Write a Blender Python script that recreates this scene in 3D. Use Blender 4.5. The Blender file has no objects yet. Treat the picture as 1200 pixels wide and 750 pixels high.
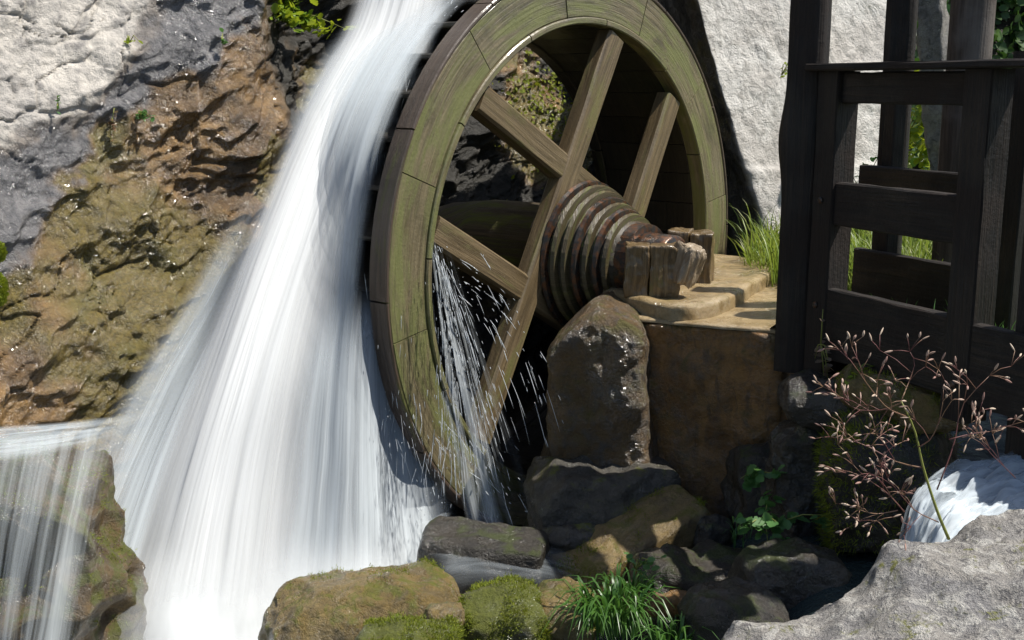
import bpy, bmesh, math, random
import numpy as np
from mathutils import Vector, Matrix, Euler
R = math.radians
rng = np.random.default_rng(7)
random.seed(7)
sc = bpy.context.scene

# ------------------------------------------------------------------ camera, sky, sun, exposure
PITCH, F, CAMZ = R(11.5), 1350.0, 2.5
cd = bpy.data.cameras.new('camera'); cam = bpy.data.objects.new('camera', cd)
sc.collection.objects.link(cam); sc.camera = cam
cam.location = (0, 0, CAMZ); cam.rotation_euler = (math.pi/2 - PITCH, 0, 0)
cd.sensor_width = 36; cd.lens = 36*F/1200; cd.clip_start = .05; cd.clip_end = 500
SUN_AZ, SUN_EL = R(-4), R(60)          # from +X, turned towards +Y (behind the scene)
S = Vector((math.cos(SUN_EL)*math.cos(SUN_AZ), math.cos(SUN_EL)*math.sin(SUN_AZ), math.sin(SUN_EL)))
w = bpy.data.worlds.new('World'); sc.world = w; w.use_nodes = True
nt = w.node_tree; nt.nodes.clear()
sky = nt.nodes.new('ShaderNodeTexSky'); sky.sky_type = 'NISHITA'; sky.sun_disc = False
sky.sun_elevation = SUN_EL; sky.sun_rotation = math.pi/2 - SUN_AZ
bg = nt.nodes.new('ShaderNodeBackground'); bg.inputs[1].default_value = .08
wo = nt.nodes.new('ShaderNodeOutputWorld')
nt.links.new(sky.outputs[0], bg.inputs[0]); nt.links.new(bg.outputs[0], wo.inputs[0])
ld = bpy.data.lights.new('sun', 'SUN'); ld.energy = 4.6; ld.angle = R(.55); ld.color = (1, .95, .87)
sun = bpy.data.objects.new('sun', ld); sc.collection.objects.link(sun)
sun.rotation_euler = S.to_track_quat('Z', 'Y').to_euler()
sc.view_settings.view_transform = 'Standard'; sc.view_settings.look = 'None'
sc.view_settings.gamma = 1; sc.view_settings.exposure = .5
sc.render.engine = 'CYCLES'
sc.cycles.use_denoising = True
sc.cycles.max_bounces = 7; sc.cycles.transparent_max_bounces = 28
sc.cycles.sample_clamp_indirect = 6

# ------------------------------------------------------------------ placing helpers
cP, sP = math.cos(PITCH), math.sin(PITCH)
def ray(px, py):
    x, v = (px-600)/F, (375-py)/F
    return np.array([x, cP + v*sP, -sP + v*cP])
def at(px, py, Y):
    d = ray(px, py); d = d*(Y/d[1]); return Vector((d[0], d[1], d[2]+CAMZ))
def atz(px, py, z):
    d = ray(px, py); d = d*((z-CAMZ)/d[2]); return Vector((d[0], d[1], d[2]+CAMZ))
# wheel frame
A = R(50.07); C = Vector((.4127, 6.2283, 1.5847))
NV = Vector((math.sin(A), -math.cos(A), 0)); TV = Vector((math.cos(A), math.sin(A), 0)); ZV = Vector((0, 0, 1))
def wl(t, a, z): return C + TV*t + NV*a + ZV*z      # along the wheel, along its axle, up (from the hub)

# ------------------------------------------------------------------ noise in numpy
def _h(i, j, k, s):
    n = (i*374761393 + j*668265263 + k*2147483647 + s*1274126177) & 0xFFFFFFFF
    n = ((n ^ (n >> 13))*1274126177) & 0xFFFFFFFF
    n = ((n ^ (n >> 16))*2246822519) & 0xFFFFFFFF
    return ((n ^ (n >> 15)) & 0xFFFFFF)/float(0xFFFFFF)
def vnoise(P, seed=0):
    P = np.asarray(P, float); I = np.floor(P).astype(np.int64); f = P-I; u = f*f*f*(f*(f*6-15)+10)
    r = 0
    for a in (0, 1):
        for b in (0, 1):
            for c in (0, 1):
                wgt = (u[:,0] if a else 1-u[:,0])*(u[:,1] if b else 1-u[:,1])*(u[:,2] if c else 1-u[:,2])
                r = r + wgt*_h(I[:,0]+a, I[:,1]+b, I[:,2]+c, seed)
    return r*2-1
def fbm(P, seed=0, oct=4, gain=.5, lac=2.03):
    a, r, t = 1., 0, 0; P = np.asarray(P, float)
    for o in range(oct):
        r = r + a*vnoise(P, seed+o*17); t += a; a *= gain; P = P*lac + 3.7
    return r/t
def worley(P, seed=0):
    """distance to nearest and second point, and a value linear inside each cell (a tilted facet)"""
    P = np.asarray(P, float); I = np.floor(P).astype(np.int64); n = len(P)
    d1 = np.full(n, 9.); d2 = np.full(n, 9.); fac = np.zeros(n); cid = np.zeros(n)
    for a in (-1, 0, 1):
        for b in (-1, 0, 1):
            for c in (-1, 0, 1):
                i, j, k = I[:,0]+a, I[:,1]+b, I[:,2]+c
                q = np.stack([i+_h(i,j,k,seed), j+_h(i,j,k,seed+1), k+_h(i,j,k,seed+2)], -1)
                dv = P-q; d = np.sqrt((dv**2).sum(-1))
                m = d < d1
                d2 = np.where(m, d1, np.minimum(d2, d))
                h0 = _h(i,j,k,seed+3)
                pl = (h0-.5) + dv[:,0]*(_h(i,j,k,seed+4)-.5)*1.6 + dv[:,1]*(_h(i,j,k,seed+5)-.5)*1.6 + dv[:,2]*(_h(i,j,k,seed+6)-.5)*1.6
                fac = np.where(m, pl, fac); cid = np.where(m, h0, cid); d1 = np.where(m, d, d1)
    return d1, d2, fac, cid
def chips(P, seed=0, k=.7, flat=False):
    """conchoidal breaks: shallow scoops that meet in sharp ridges (continuous)"""
    P = np.asarray(P, float); I = np.floor(P).astype(np.int64); r = np.full(len(P), 9.)
    for a in (-1, 0, 1):
        for b in (-1, 0, 1):
            for c in ((0,) if flat else (-1, 0, 1)):
                i, j, l = I[:,0]+a, I[:,1]+b, I[:,2]+c
                dv = P - np.stack([i+_h(i,j,l,seed), j+_h(i,j,l,seed+1), (l+_h(i,j,l,seed+2)) if not flat else P[:,2]], -1)
                pl_ = (_h(i,j,l,seed+3)-.5)*.7 + dv[:,0]*(_h(i,j,l,seed+4)-.5)*1.3 + dv[:,1]*(_h(i,j,l,seed+5)-.5)*1.3 + dv[:,2]*(_h(i,j,l,seed+6)-.5)*1.3 + k*(dv**2).sum(-1)
                r = np.minimum(r, pl_)
    return r
def sstep(a, b, x): 
    t = np.clip((x-a)/(b-a), 0, 1); return t*t*(3-2*t)

def catmull(P, n):
    P = np.asarray(P, float); L = np.concatenate([[0], np.cumsum(np.linalg.norm(np.diff(P, axis=0), axis=1))]); s = np.linspace(0, L[-1], n)
    Q = np.concatenate([[2*P[0]-P[1]], P, [2*P[-1]-P[-2]]]); out = []
    for v_ in s:
        i = min(max(np.searchsorted(L, v_, 'right')-1, 0), len(P)-2); t_ = (v_-L[i])/(L[i+1]-L[i]); p0, p1, p2, p3 = Q[i:i+4]
        out.append(.5*((2*p1)+(-p0+p2)*t_+(2*p0-5*p1+4*p2-p3)*t_**2+(-p0+3*p1-3*p2+p3)*t_**3))
    return np.array(out)

# ------------------------------------------------------------------ mesh helpers
def link(o, parent=None):
    sc.collection.objects.link(o)
    if parent: o.parent = parent
    return o
def tag(o, label=None, cat=None, group=None, kind=None):
    if label: o['label'] = label
    if cat: o['category'] = cat
    if group: o['group'] = group
    if kind: o['kind'] = kind
    return o
def mesh(name, V, Fc, mat, parent=None, smooth=False, uv=None, attr=None):
    me = bpy.data.meshes.new(name)
    V = np.asarray(V, float)
    if isinstance(Fc, np.ndarray) and Fc.ndim == 2:
        k = Fc.shape[1]; nf = len(Fc)
        me.vertices.add(len(V)); me.vertices.foreach_set('co', V.ravel())
        me.loops.add(nf*k); me.loops.foreach_set('vertex_index', Fc.ravel().astype(np.int32))
        me.polygons.add(nf); me.polygons.foreach_set('loop_start', np.arange(0, nf*k, k, dtype=np.int32))
        me.update(calc_edges=True); me.validate()
    else:
        me.from_pydata([tuple(v) for v in V], [], [tuple(f) for f in Fc]); me.update()
    if smooth: me.polygons.foreach_set('use_smooth', np.ones(len(me.polygons), bool))
    if uv is not None:
        l = me.uv_layers.new(name='UVMap'); idx = np.zeros(len(me.loops), np.int32); me.loops.foreach_get('vertex_index', idx)
        l.data.foreach_set('uv', np.asarray(uv, np.float32)[idx].ravel())
    for k, v in (attr or {}).items():
        v = np.asarray(v, np.float32)
        at_ = me.attributes.new(k, 'FLOAT', 'POINT'); at_.data.foreach_set('value', v)
    if mat: me.materials.append(mat)
    o = bpy.data.objects.new(name, me); return link(o, parent)
def empty(name, loc, rz=0):
    o = bpy.data.objects.new(name, None); o.location = loc; o.rotation_euler = (0,0,rz); o.empty_display_size = .1
    return link(o)
def gridfaces(nu, nv, off=0):
    i, j = np.meshgrid(np.arange(nu-1), np.arange(nv-1), indexing='ij')
    a = (i*nv + j).ravel()
    return np.stack([a, a+nv, a+nv+1, a+1], -1) + off
class MB:
    """collects pieces into one mesh, each vertex with a uv (along, across)"""
    def __init__(s): s.v, s.f, s.uv = [], [], []
    def add(s, V, Fc, UV=None):
        o = len(s.v); s.v += [tuple(v) for v in V]; s.f += [tuple(i+o for i in f) for f in Fc]
        s.uv += [tuple(u) for u in UV] if UV is not None else [(0,0)]*len(V)
    def beam(s, p0, p1, wd, th, up=(0,0,1), seg=1, rough=0, taper=1, seed=0, chamf=.008):
        """a timber from p0 to p1: wd across, th along 'up', chamfered, slightly uneven"""
        p0, p1 = Vector(p0), Vector(p1); d = (p1-p0); L = d.length; d.normalize()
        sd = d.cross(Vector(up)).normalized(); u = sd.cross(d).normalized()
        a, b, c = wd/2, th/2, min(chamf, wd/4, th/4)
        prof = [(-a+c,-b),(a-c,-b),(a,-b+c),(a,b-c),(a-c,b),(-a+c,b),(-a,b-c),(-a,-b+c)]
        per = [0]; 
        for k in range(8):
            q, r_ = prof[k], prof[(k+1)%8]; per.append(per[-1]+math.hypot(q[0]-r_[0], q[1]-r_[1]))
        V, UV, Fc = [], [], []
        rr = random.Random(seed)
        for i in range(seg+1):
            t = i/seg; k = 1+(taper-1)*t
            for j in range(8):
                x, y = prof[j]; x *= k; y *= k
                if rough: x += rr.uniform(-rough, rough); y += rr.uniform(-rough, rough)
                V.append(p0 + d*(L*t) + sd*x + u*y); UV.append((L*t+seed*.37, per[j]+seed*.731))
        for i in range(seg):
            for j in range(8):
                q = i*8; Fc.append((q+j, q+(j+1)%8, q+8+(j+1)%8, q+8+j))
        Fc.append(tuple(reversed(range(8)))); Fc.append(tuple(range(seg*8, seg*8+8)))
        s.add(V, Fc, UV); return s
    def tube(s, pts, rad, n=6, cap=True):
        pts = [Vector(p) for p in pts]; V, UV, Fc = [], [], []; L = 0
        rad = rad if isinstance(rad, (list, tuple)) else [rad]*len(pts)
        ref = Vector((.31,.2,.93))
        for i, p in enumerate(pts):
            d = (pts[min(i+1, len(pts)-1)]-pts[max(i-1, 0)]).normalized()
            if abs(d.dot(ref)) > .95: ref = Vector((.9,.3,.1))
            x = d.cross(ref).normalized(); y = d.cross(x)
            if i: L += (p-pts[i-1]).length
            for j in range(n):
                a = 2*math.pi*j/n; V.append(p + x*(rad[i]*math.cos(a)) + y*(rad[i]*math.sin(a))); UV.append((L, j/n))
        for i in range(len(pts)-1):
            for j in range(n): Fc.append((i*n+j, i*n+(j+1)%n, (i+1)*n+(j+1)%n, (i+1)*n+j))
        if cap: Fc.append(tuple(reversed(range(n)))); Fc.append(tuple(range((len(pts)-1)*n, len(pts)*n)))
        s.add(V, Fc, UV); return s
    def lathe(s, c, ax, prof, n=24, wob=0):
        ax = Vector(ax).normalized(); x = ax.cross(Vector((0,0,1))).normalized(); y = ax.cross(x)
        V, UV, Fc = [], [], []
        for i, (a, r) in enumerate(prof):
            for j in range(n):
                q = 2*math.pi*j/n; rr = r*(1+wob*math.sin(3.1*j+1.7*i))
                V.append(Vector(c)+ax*a+x*(rr*math.cos(q))+y*(rr*math.sin(q))); UV.append((a, q*r))
        for i in range(len(prof)-1):
            for j in range(n): Fc.append((i*n+j, i*n+(j+1)%n, (i+1)*n+(j+1)%n, (i+1)*n+j))
        Fc.append(tuple(reversed(range(n)))); Fc.append(tuple(range((len(prof)-1)*n, len(prof)*n)))
        s.add(V, Fc, UV); return s
    def build(s, name, mat, parent=None, smooth=False):
        o = mesh(name, s.v, s.f, mat, None, smooth, uv=s.uv)
        o.data.validate()
        bm = bmesh.new(); bm.from_mesh(o.data); bmesh.ops.recalc_face_normals(bm, faces=bm.faces); bm.to_mesh(o.data); bm.free()
        if parent:
            o.parent = parent
            o.matrix_parent_inverse = (Matrix.Translation(parent.location) @ parent.rotation_euler.to_matrix().to_4x4()).inverted()
        return o
def reparent(o, parent):
    o.parent = parent; o.matrix_parent_inverse = (Matrix.Translation(parent.location) @ parent.rotation_euler.to_matrix().to_4x4()).inverted(); return o

# ------------------------------------------------------------------ materials
class Mat:
    def __init__(s, name):
        s.m = bpy.data.materials.new(name); s.m.use_nodes = True; s.t = s.m.node_tree; s.t.nodes.clear()
        s.out = s.n('OutputMaterial'); s.p = None
    def n(s, typ, **kw):
        nd = s.t.nodes.new('ShaderNode'+typ)
        for k, v in kw.items():
            if hasattr(nd, k) and not k[0].isupper(): setattr(nd, k, v)
        return nd
    def set(s, sock, v):
        if isinstance(v, bpy.types.NodeSocket): s.t.links.new(v, sock)
        elif v is not None:
            if sock.type == 'RGBA' and len(v) == 3: v = (*v, 1)
            sock.default_value = v
    def coord(s, which='Object', scale=(1,1,1), rot=(0,0,0), loc=(0,0,0)):
        if which == 'World':
            g = s.n('NewGeometry'); src = g.outputs['Position']
        else:
            g = s.n('TexCoord'); src = g.outputs[which]
        m = s.n('Mapping'); s.t.links.new(src, m.inputs[0])
        m.inputs['Scale'].default_value = scale; m.inputs['Rotation'].default_value = rot; m.inputs['Location'].default_value = loc
        return m.outputs[0]
    def noise(s, vec, scale=5, detail=5, rough=.55, dist=0, out=0):
        nd = s.n('TexNoise'); s.set(nd.inputs['Vector'], vec); nd.inputs['Scale'].default_value = scale
        nd.inputs['Detail'].default_value = detail; nd.inputs['Roughness'].default_value = rough; nd.inputs['Distortion'].default_value = dist
        return nd.outputs[out]
    def vor(s, vec, scale=5, feature='F1', out='Distance', rnd=1):
        nd = s.n('TexVoronoi', feature=feature); s.set(nd.inputs['Vector'], vec); nd.inputs['Scale'].default_value = scale
        nd.inputs['Randomness'].default_value = rnd
        return nd.outputs[out]
    def ramp(s, f, a, b, lo=0., hi=1., smooth=True):
        nd = s.n('MapRange', interpolation_type='SMOOTHSTEP' if smooth else 'LINEAR'); s.set(nd.inputs[0], f)
        for i, v in zip((1,2,3,4), (a,b,lo,hi)): nd.inputs[i].default_value = v
        return nd.outputs[0]
    def mix(s, f, a, b, mode='MIX'):
        nd = s.n('MixRGB', blend_type=mode); s.set(nd.inputs[0], f); s.set(nd.inputs[1], a); s.set(nd.inputs[2], b); return nd.outputs[0]
    def math(s, op, a, b=0., clamp=False):
        nd = s.n('Math', operation=op, use_clamp=clamp); s.set(nd.inputs[0], a); s.set(nd.inputs[1], b); return nd.outputs[0]
    def attr(s, name):
        nd = s.n('Attribute', attribute_name=name); return nd.outputs['Fac']
    def normz(s):
        g = s.n('NewGeometry'); sp = s.n('SeparateXYZ'); s.t.links.new(g.outputs['Normal'], sp.inputs[0]); return sp.outputs[2]
    def bump(s, h, strength=.5, dist=.02, normal=None):
        nd = s.n('Bump'); nd.inputs['Strength'].default_value = strength; nd.inputs['Distance'].default_value = dist
        s.set(nd.inputs['Height'], h)
        if normal: s.set(nd.inputs['Normal'], normal)
        return nd.outputs[0]
    def principled(s, col, rough=.6, normal=None, **kw):
        p = s.n('BsdfPrincipled'); s.set(p.inputs['Base Color'], col); s.set(p.inputs['Roughness'], rough)
        if normal: s.set(p.inputs['Normal'], normal)
        for k, v in kw.items(): s.set(p.inputs[k.replace('_', ' ')], v)
        s.t.links.new(p.outputs[0], s.out.inputs[0]); s.p = p; return s.m

def rock_mat(name, cols, moss=0., mossc=((.05,.075,.008),(.14,.13,.015)), rough=(.35,.75), bump=.6, scale=1., wet=0., spots=None, mz=(.2,.8), seep=None):
    """cols: three stone colours; moss: how much of the upward faces is moss; wet: glossiness in patches"""
    m = Mat(name); v = m.coord('World')
    big = m.noise(v, 2.2*scale, 4, .6, .6); mid = m.noise(v, 9*scale, 6, .65, .4); fine = m.noise(v, 46*scale, 5, .7); grit = m.noise(v, 190*scale, 3, .6)
    c = m.mix(m.ramp(big, .36, .64), cols[0], cols[1])
    c = m.mix(m.ramp(mid, .42, .72), c, cols[2])
    c = m.mix(m.ramp(fine, .35, .75, 0, .55), c, m.mix(.5, cols[0], (.9,.85,.75)), 'MULTIPLY')
    pit = m.ramp(m.noise(v, 75*scale, 4, .75), .56, .68); c = m.mix(m.math('MULTIPLY', pit, .55), c, m.mix(.75, c, (.0,.0,.0)))
    spk = m.ramp(m.noise(v, 120*scale, 3, .7), .62, .72); c = m.mix(m.math('MULTIPLY', spk, .45), c, m.mix(.5, c, (.55,.5,.42)))
    if seep:
        vs = m.coord('World', (13, 13, 4.5)); c = m.mix(m.ramp(m.noise(vs, 1, 5, .65, .6), .46, .66, 0, .5), c, seep[0]); c = m.mix(m.ramp(m.noise(vs, 1.7, 5, .65, .5), .54, .70, 0, .6), c, seep[1])
    if spots:
        sp = m.ramp(m.noise(v, 26*scale, 4, .7, 1.2), .60, .68)
        c = m.mix(sp, c, spots)
    crack = m.vor(m.mix(.12, v, m.noise(v, 5*scale, 4, out=1)), 7*scale, 'DISTANCE_TO_EDGE')
    ck = m.ramp(crack, 0, .035)
    c = m.mix(m.math('MULTIPLY', m.math('SUBTRACT', 1., ck), .12), c, (.02,.017,.012))
    r = m.ramp(m.noise(v, 6*scale, 4, .6), .35, .65, rough[0], rough[1])
    mf = None
    if moss > 0:
        nz = m.ramp(m.normz(), mz[0], mz[1])
        mn = m.ramp(m.noise(v, 5.5*scale, 6, .7, .8), .62-.4*moss, .74-.4*moss)
        mf = m.math('MULTIPLY', nz, mn)
        mc = m.mix(m.noise(v, 30*scale, 5, .7), mossc[0], mossc[1])
        c = m.mix(mf, c, mc)
        r = m.mix(mf, r, (.6,.6,.6))
    h = m.math('ADD', m.math('MULTIPLY', mid, .9), m.math('ADD', m.math('MULTIPLY', fine, .6), m.math('MULTIPLY', grit, .26)))
    h = m.math('ADD', h, m.math('MULTIPLY', ck, .07))
    nb = m.bump(h, bump, .05)
    kw = {}
    if wet: kw = dict(Coat_Weight=m.ramp(m.noise(v, 3.5*scale, 4), .40, .62, .0, wet), Coat_Roughness=.12, Coat_IOR=1.7, Coat_Normal=m.bump(m.math('ADD', m.noise(v, 24*scale, 2.5, .6), m.math('MULTIPLY', mid, .8)), 1., .05))
    return m.principled(c, r, nb, **kw)

def wood_mat(name, c0, c1, rough=(.4,.7), moss=0., mossc=((.06,.085,.01),(.16,.17,.03)), grain=1., bump=.5, light=None, wet=0.):
    m = Mat(name); v = m.coord('UV', (1.6, 34*grain, 1)); vw = m.coord('World')
    g = m.noise(v, 1.3, 7, .65, .9); g2 = m.noise(m.coord('UV', (4, 140*grain, 1)), 1, 4, .6)
    big = m.noise(vw, 3., 4)
    c = m.mix(m.ramp(g, .32, .68), c0, c1)
    c = m.mix(m.ramp(g2, .3, .7, .0, .5), c, c0)
    if light: c = m.mix(m.ramp(big, .48, .66, 0, .7), c, light)
    r = m.ramp(big, .35, .65, rough[0], rough[1])
    if moss:
        mn = m.math('MULTIPLY', m.ramp(m.noise(m.coord('UV', (2.2, 9, 1)), 1, 6, .7, .5), .60-.35*moss, .80-.35*moss), 1.)
        mc = m.mix(m.noise(m.coord('UV', (6, 60, 1)), 1, 5), mossc[0], mossc[1]); c = m.mix(mn, c, mc)
        r = m.mix(mn, r, (.8,.8,.8))
    h = m.math('ADD', m.math('MULTIPLY', g, .7), m.math('MULTIPLY', g2, .4))
    h = m.math('ADD', h, m.math('MULTIPLY', m.noise(vw, 60, 4), .3))
    nb = m.bump(h, bump, .012)
    kw = dict(Coat_Weight=wet, Coat_Roughness=.15, Coat_Normal=m.bump(h, .25, .01)) if wet else {}
    return m.principled(c, r, nb, **kw)

def leaf_mat(name, c0, c1, c2=None, trans=.35, rough=.45):
    m = Mat(name); v = m.coord('World')
    rnd = m.n('NewGeometry').outputs['Random Per Island']
    c = m.mix(m.ramp(rnd, 0, 1, smooth=False), c0, c1)
    c = m.mix(m.ramp(m.noise(v, 6, 3), .45, .7), c, c2 or c1)
    d = m.n('BsdfPrincipled'); m.set(d.inputs['Base Color'], c); d.inputs['Roughness'].default_value = rough
    t = m.n('BsdfTranslucent'); m.set(t.inputs[0], m.mix(.5, c, (c1[0]*1.6, c1[1]*1.5, c1[2])))
    x = m.n('MixShader'); x.inputs[0].default_value = trans
    m.t.links.new(d.outputs[0], x.inputs[1]); m.t.links.new(t.outputs[0], x.inputs[2]); m.t.links.new(x.outputs[0], m.out.inputs[0])
    return m.m

def water_mat(name, streak=(70, 1.1), fine=(260, 2.2), col=(.93,.96,.98), lo=.15, gloss=.04):
    """falling water: a veil of fine threads, opaque where it is dense"""
    m = Mat(name); dens = m.attr('dens')
    a = m.noise(m.coord('UV', (streak[0], streak[1], 1)), 1, 4, .6); b = m.noise(m.coord('UV', (fine[0], fine[1], 1), loc=(3,1,0)), 1, 3, .6)
    c = m.noise(m.coord('UV', (streak[0]*.22, streak[1]*.8, 1), loc=(7,2,0)), 1, 3, .5)
    s = m.math('ADD', m.math('MULTIPLY', a, .45), m.math('ADD', m.math('MULTIPLY', b, .25), m.math('MULTIPLY', c, .3)))
    s = m.ramp(s, .34, .66, lo, 1.2)
    al = m.math('MULTIPLY', dens, s, True)
    nb = m.bump(s, .35, .02)
    k1 = m.n('VectorMath', operation='SCALE'); m.set(k1.inputs[0], nb); k1.inputs['Scale'].default_value = .45
    k2 = m.n('VectorMath', operation='ADD'); m.set(k2.inputs[0], k1.outputs[0]); k2.inputs[1].default_value = (0, 0, .8)
    k3 = m.n('VectorMath', operation='NORMALIZE'); m.set(k3.inputs[0], k2.outputs[0]); nb = k3.outputs[0]     # a cloud of drops has no one facing
    d = m.n('BsdfDiffuse'); m.set(d.inputs[0], col); m.set(d.inputs['Normal'], nb)
    t = m.n('BsdfTranslucent'); m.set(t.inputs[0], col); m.set(t.inputs['Normal'], nb)
    g = m.n('BsdfGlossy'); g.inputs['Roughness'].default_value = .3; m.set(g.inputs['Normal'], nb)
    x = m.n('MixShader'); x.inputs[0].default_value = .12; m.t.links.new(d.outputs[0], x.inputs[1]); m.t.links.new(t.outputs[0], x.inputs[2])
    y = m.n('MixShader'); y.inputs[0].default_value = gloss; m.t.links.new(x.outputs[0], y.inputs[1]); m.t.links.new(g.outputs[0], y.inputs[2])
    tr = m.n('BsdfTransparent'); z = m.n('MixShader'); m.set(z.inputs[0], al)
    m.t.links.new(tr.outputs[0], z.inputs[1]); m.t.links.new(y.outputs[0], z.inputs[2]); m.t.links.new(z.outputs[0], m.out.inputs[0])
    return m.m

M = {}
M['pier'] = rock_mat('wet_brown_stone', ((.20,.105,.035),(.30,.155,.045),(.14,.10,.06)), moss=.28, rough=(.28,.6), wet=.55, bump=.55, scale=1.3, mossc=((.05,.05,.008),(.10,.085,.012)), mz=(-.3,.6), seep=((.36,.19,.055),(.045,.035,.025)))
M['boulder'] = rock_mat('olive_brown_wet_boulder', ((.125,.08,.034),(.19,.115,.045),(.10,.088,.075)), moss=.35, rough=(.28,.6), wet=.8, bump=.8, scale=1.4, mossc=((.06,.055,.010),(.12,.10,.018)), mz=(-.3,.6))
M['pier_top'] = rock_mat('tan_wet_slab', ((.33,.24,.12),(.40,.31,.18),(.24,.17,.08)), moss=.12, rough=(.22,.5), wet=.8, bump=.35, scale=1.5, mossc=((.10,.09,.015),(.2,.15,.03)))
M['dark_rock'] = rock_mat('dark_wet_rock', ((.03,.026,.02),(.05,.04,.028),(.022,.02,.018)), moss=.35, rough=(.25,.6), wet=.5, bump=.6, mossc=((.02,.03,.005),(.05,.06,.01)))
M['grey_wet'] = rock_mat('grey_wet_rock', ((.065,.06,.05),(.10,.088,.068),(.04,.037,.03)), moss=.25, rough=(.25,.55), wet=.6, bump=.6)
M['mossy'] = rock_mat('mossy_ochre_rock', ((.20,.14,.05),(.26,.19,.07),(.12,.09,.04)), moss=.32, rough=(.2,.5), wet=1., bump=.7, scale=1.5, mossc=((.06,.08,.008),(.17,.15,.015)), mz=(-.2,.6))
M['green'] = rock_mat('green_mossy_rock', ((.11,.09,.04),(.15,.12,.05),(.08,.07,.035)), moss=.75, rough=(.3,.6), wet=.9, bump=.7, scale=1.4, mossc=((.05,.07,.006),(.14,.145,.012)), mz=(-.4,.4))
M['lichen'] = rock_mat('grey_lichen_rock', ((.31,.30,.29),(.50,.47,.43),(.15,.145,.14)), moss=.27, rough=(.7,.95), bump=1., scale=2.3, spots=(.58,.56,.50), mossc=((.17,.17,.05),(.27,.26,.10)))
m = Mat('grey_lichen_crust_rock'); v = m.coord('World')
big = m.noise(v, 5, 5, .6, .4); mid = m.noise(v, 19, 6, .7, .8); fine = m.noise(v, 70, 5, .7); grit = m.noise(v, 220, 3, .6)
c = m.mix(m.ramp(big, .4, .6), (.30,.29,.285), (.40,.375,.34)); c = m.mix(m.ramp(mid, .50, .60, 0, .85), c, (.62,.60,.55)); c = m.mix(m.ramp(m.noise(v, 34, 5, .7, .6), .55, .64, 0, .8), c, (.12,.115,.12))
c = m.mix(m.ramp(fine, .56, .68, 0, .7), c, (.08,.075,.07)); c = m.mix(m.ramp(grit, .6, .7, 0, .5), c, (.7,.67,.6))
mf = m.math('MULTIPLY', m.ramp(m.noise(v, 8, 6, .75, 1.2), .54, .66), m.ramp(m.noise(v, 45, 4, .7), .42, .58)); c = m.mix(mf, c, m.mix(fine, (.13,.15,.03), (.30,.29,.09)))
M['lichen_crust'] = m.principled(c, .9, m.bump(m.math('ADD', m.math('MULTIPLY', mid, 1.), m.math('ADD', m.math('MULTIPLY', fine, .6), m.math('MULTIPLY', grit, .25))), 1., .035))
M['ledge'] = rock_mat('brown_mossy_wet_ledge', ((.09,.06,.028),(.14,.09,.035),(.05,.035,.02)), moss=.4, rough=(.25,.55), wet=.8, bump=.6, scale=1.4, mossc=((.04,.05,.008),(.10,.10,.014)), mz=(-.6,.5))
M['ramp'] = rock_mat('olive_brown_slab', ((.20,.14,.055),(.26,.185,.07),(.13,.09,.04)), moss=.3, rough=(.3,.6), wet=.5, bump=.5, scale=1.5, mossc=((.09,.085,.012),(.16,.13,.02)))
m = Mat('worn_iron'); v = m.coord('World')
M['iron'] = m.principled(m.mix(m.ramp(m.noise(v, 30, 5), .4, .65), (.06,.055,.05), (.15,.07,.035)), m.ramp(m.noise(v, 12, 4), .3, .7, .2, .6), m.bump(m.noise(v, 80, 4), .3, .005), Metallic=.6)
M['black_wood'] = wood_mat('tarred_black_timber', (.003,.0024,.002), (.024,.015,.0095), (.55,.85), bump=.9, light=(.020,.0115,.0075))
M['log_wood'] = wood_mat('weathered_brown_post', (.035,.024,.018), (.11,.085,.07), (.6,.85), bump=.8, light=(.17,.15,.135))
M['wheel_wood'] = wood_mat('mossy_wet_wheel_wood', (.10,.082,.045), (.27,.22,.13), (.22,.45), moss=.55, mossc=((.085,.095,.02),(.21,.21,.075)), bump=.6, wet=.6, light=(.055,.05,.022))
M['wheel_edge'] = wood_mat('brown_wet_wheel_wood', (.06,.042,.03), (.12,.085,.06), (.3,.55), moss=.15, wet=.4)
M['arm_wood'] = wood_mat('wet_brown_arm_wood', (.085,.06,.03), (.22,.16,.085), (.3,.55), moss=.25, mossc=((.09,.09,.02),(.18,.16,.05)), bump=.5, wet=.35)
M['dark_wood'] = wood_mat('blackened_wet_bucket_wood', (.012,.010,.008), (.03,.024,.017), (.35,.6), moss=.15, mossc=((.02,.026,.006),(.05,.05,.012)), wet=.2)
M['axle_wood'] = wood_mat('wet_axle_wood', (.025,.018,.010), (.085,.06,.03), (.4,.65), moss=.35, wet=0.)
M['band_wood'] = wood_mat('wet_dark_band_wood', (.045,.034,.016), (.13,.10,.05), (.3,.5), moss=.3, wet=.2)
M['block_wood'] = wood_mat('wet_split_bearing_wood', (.075,.048,.02), (.26,.175,.08), (.3,.6), moss=.12, bump=.9, wet=.5)
M['splinter'] = wood_mat('pale_splintered_wood', (.22,.16,.10), (.45,.37,.26), (.4,.7), bump=1., wet=.3)
M['soil'] = rock_mat('dark_mossy_soil', ((.022,.016,.010),(.035,.026,.015),(.015,.012,.009)), moss=.35, rough=(.6,.9), bump=.7, mossc=((.015,.026,.004),(.035,.05,.01)), mz=(-1,.5))
M['meadow'] = rock_mat('meadow_ground', ((.06,.06,.02),(.09,.09,.025),(.05,.04,.02)), moss=.6, rough=(.8,.95), bump=.5, mossc=((.05,.09,.012),(.10,.14,.02)))
M['grass'] = leaf_mat('sunlit_grass_blades', (.11,.20,.025), (.22,.30,.05), (.28,.30,.08), .4)
M['grass_dark'] = leaf_mat('deep_green_grass_blades', (.035,.10,.018), (.07,.17,.03), (.09,.19,.04), .35, .35)
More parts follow.
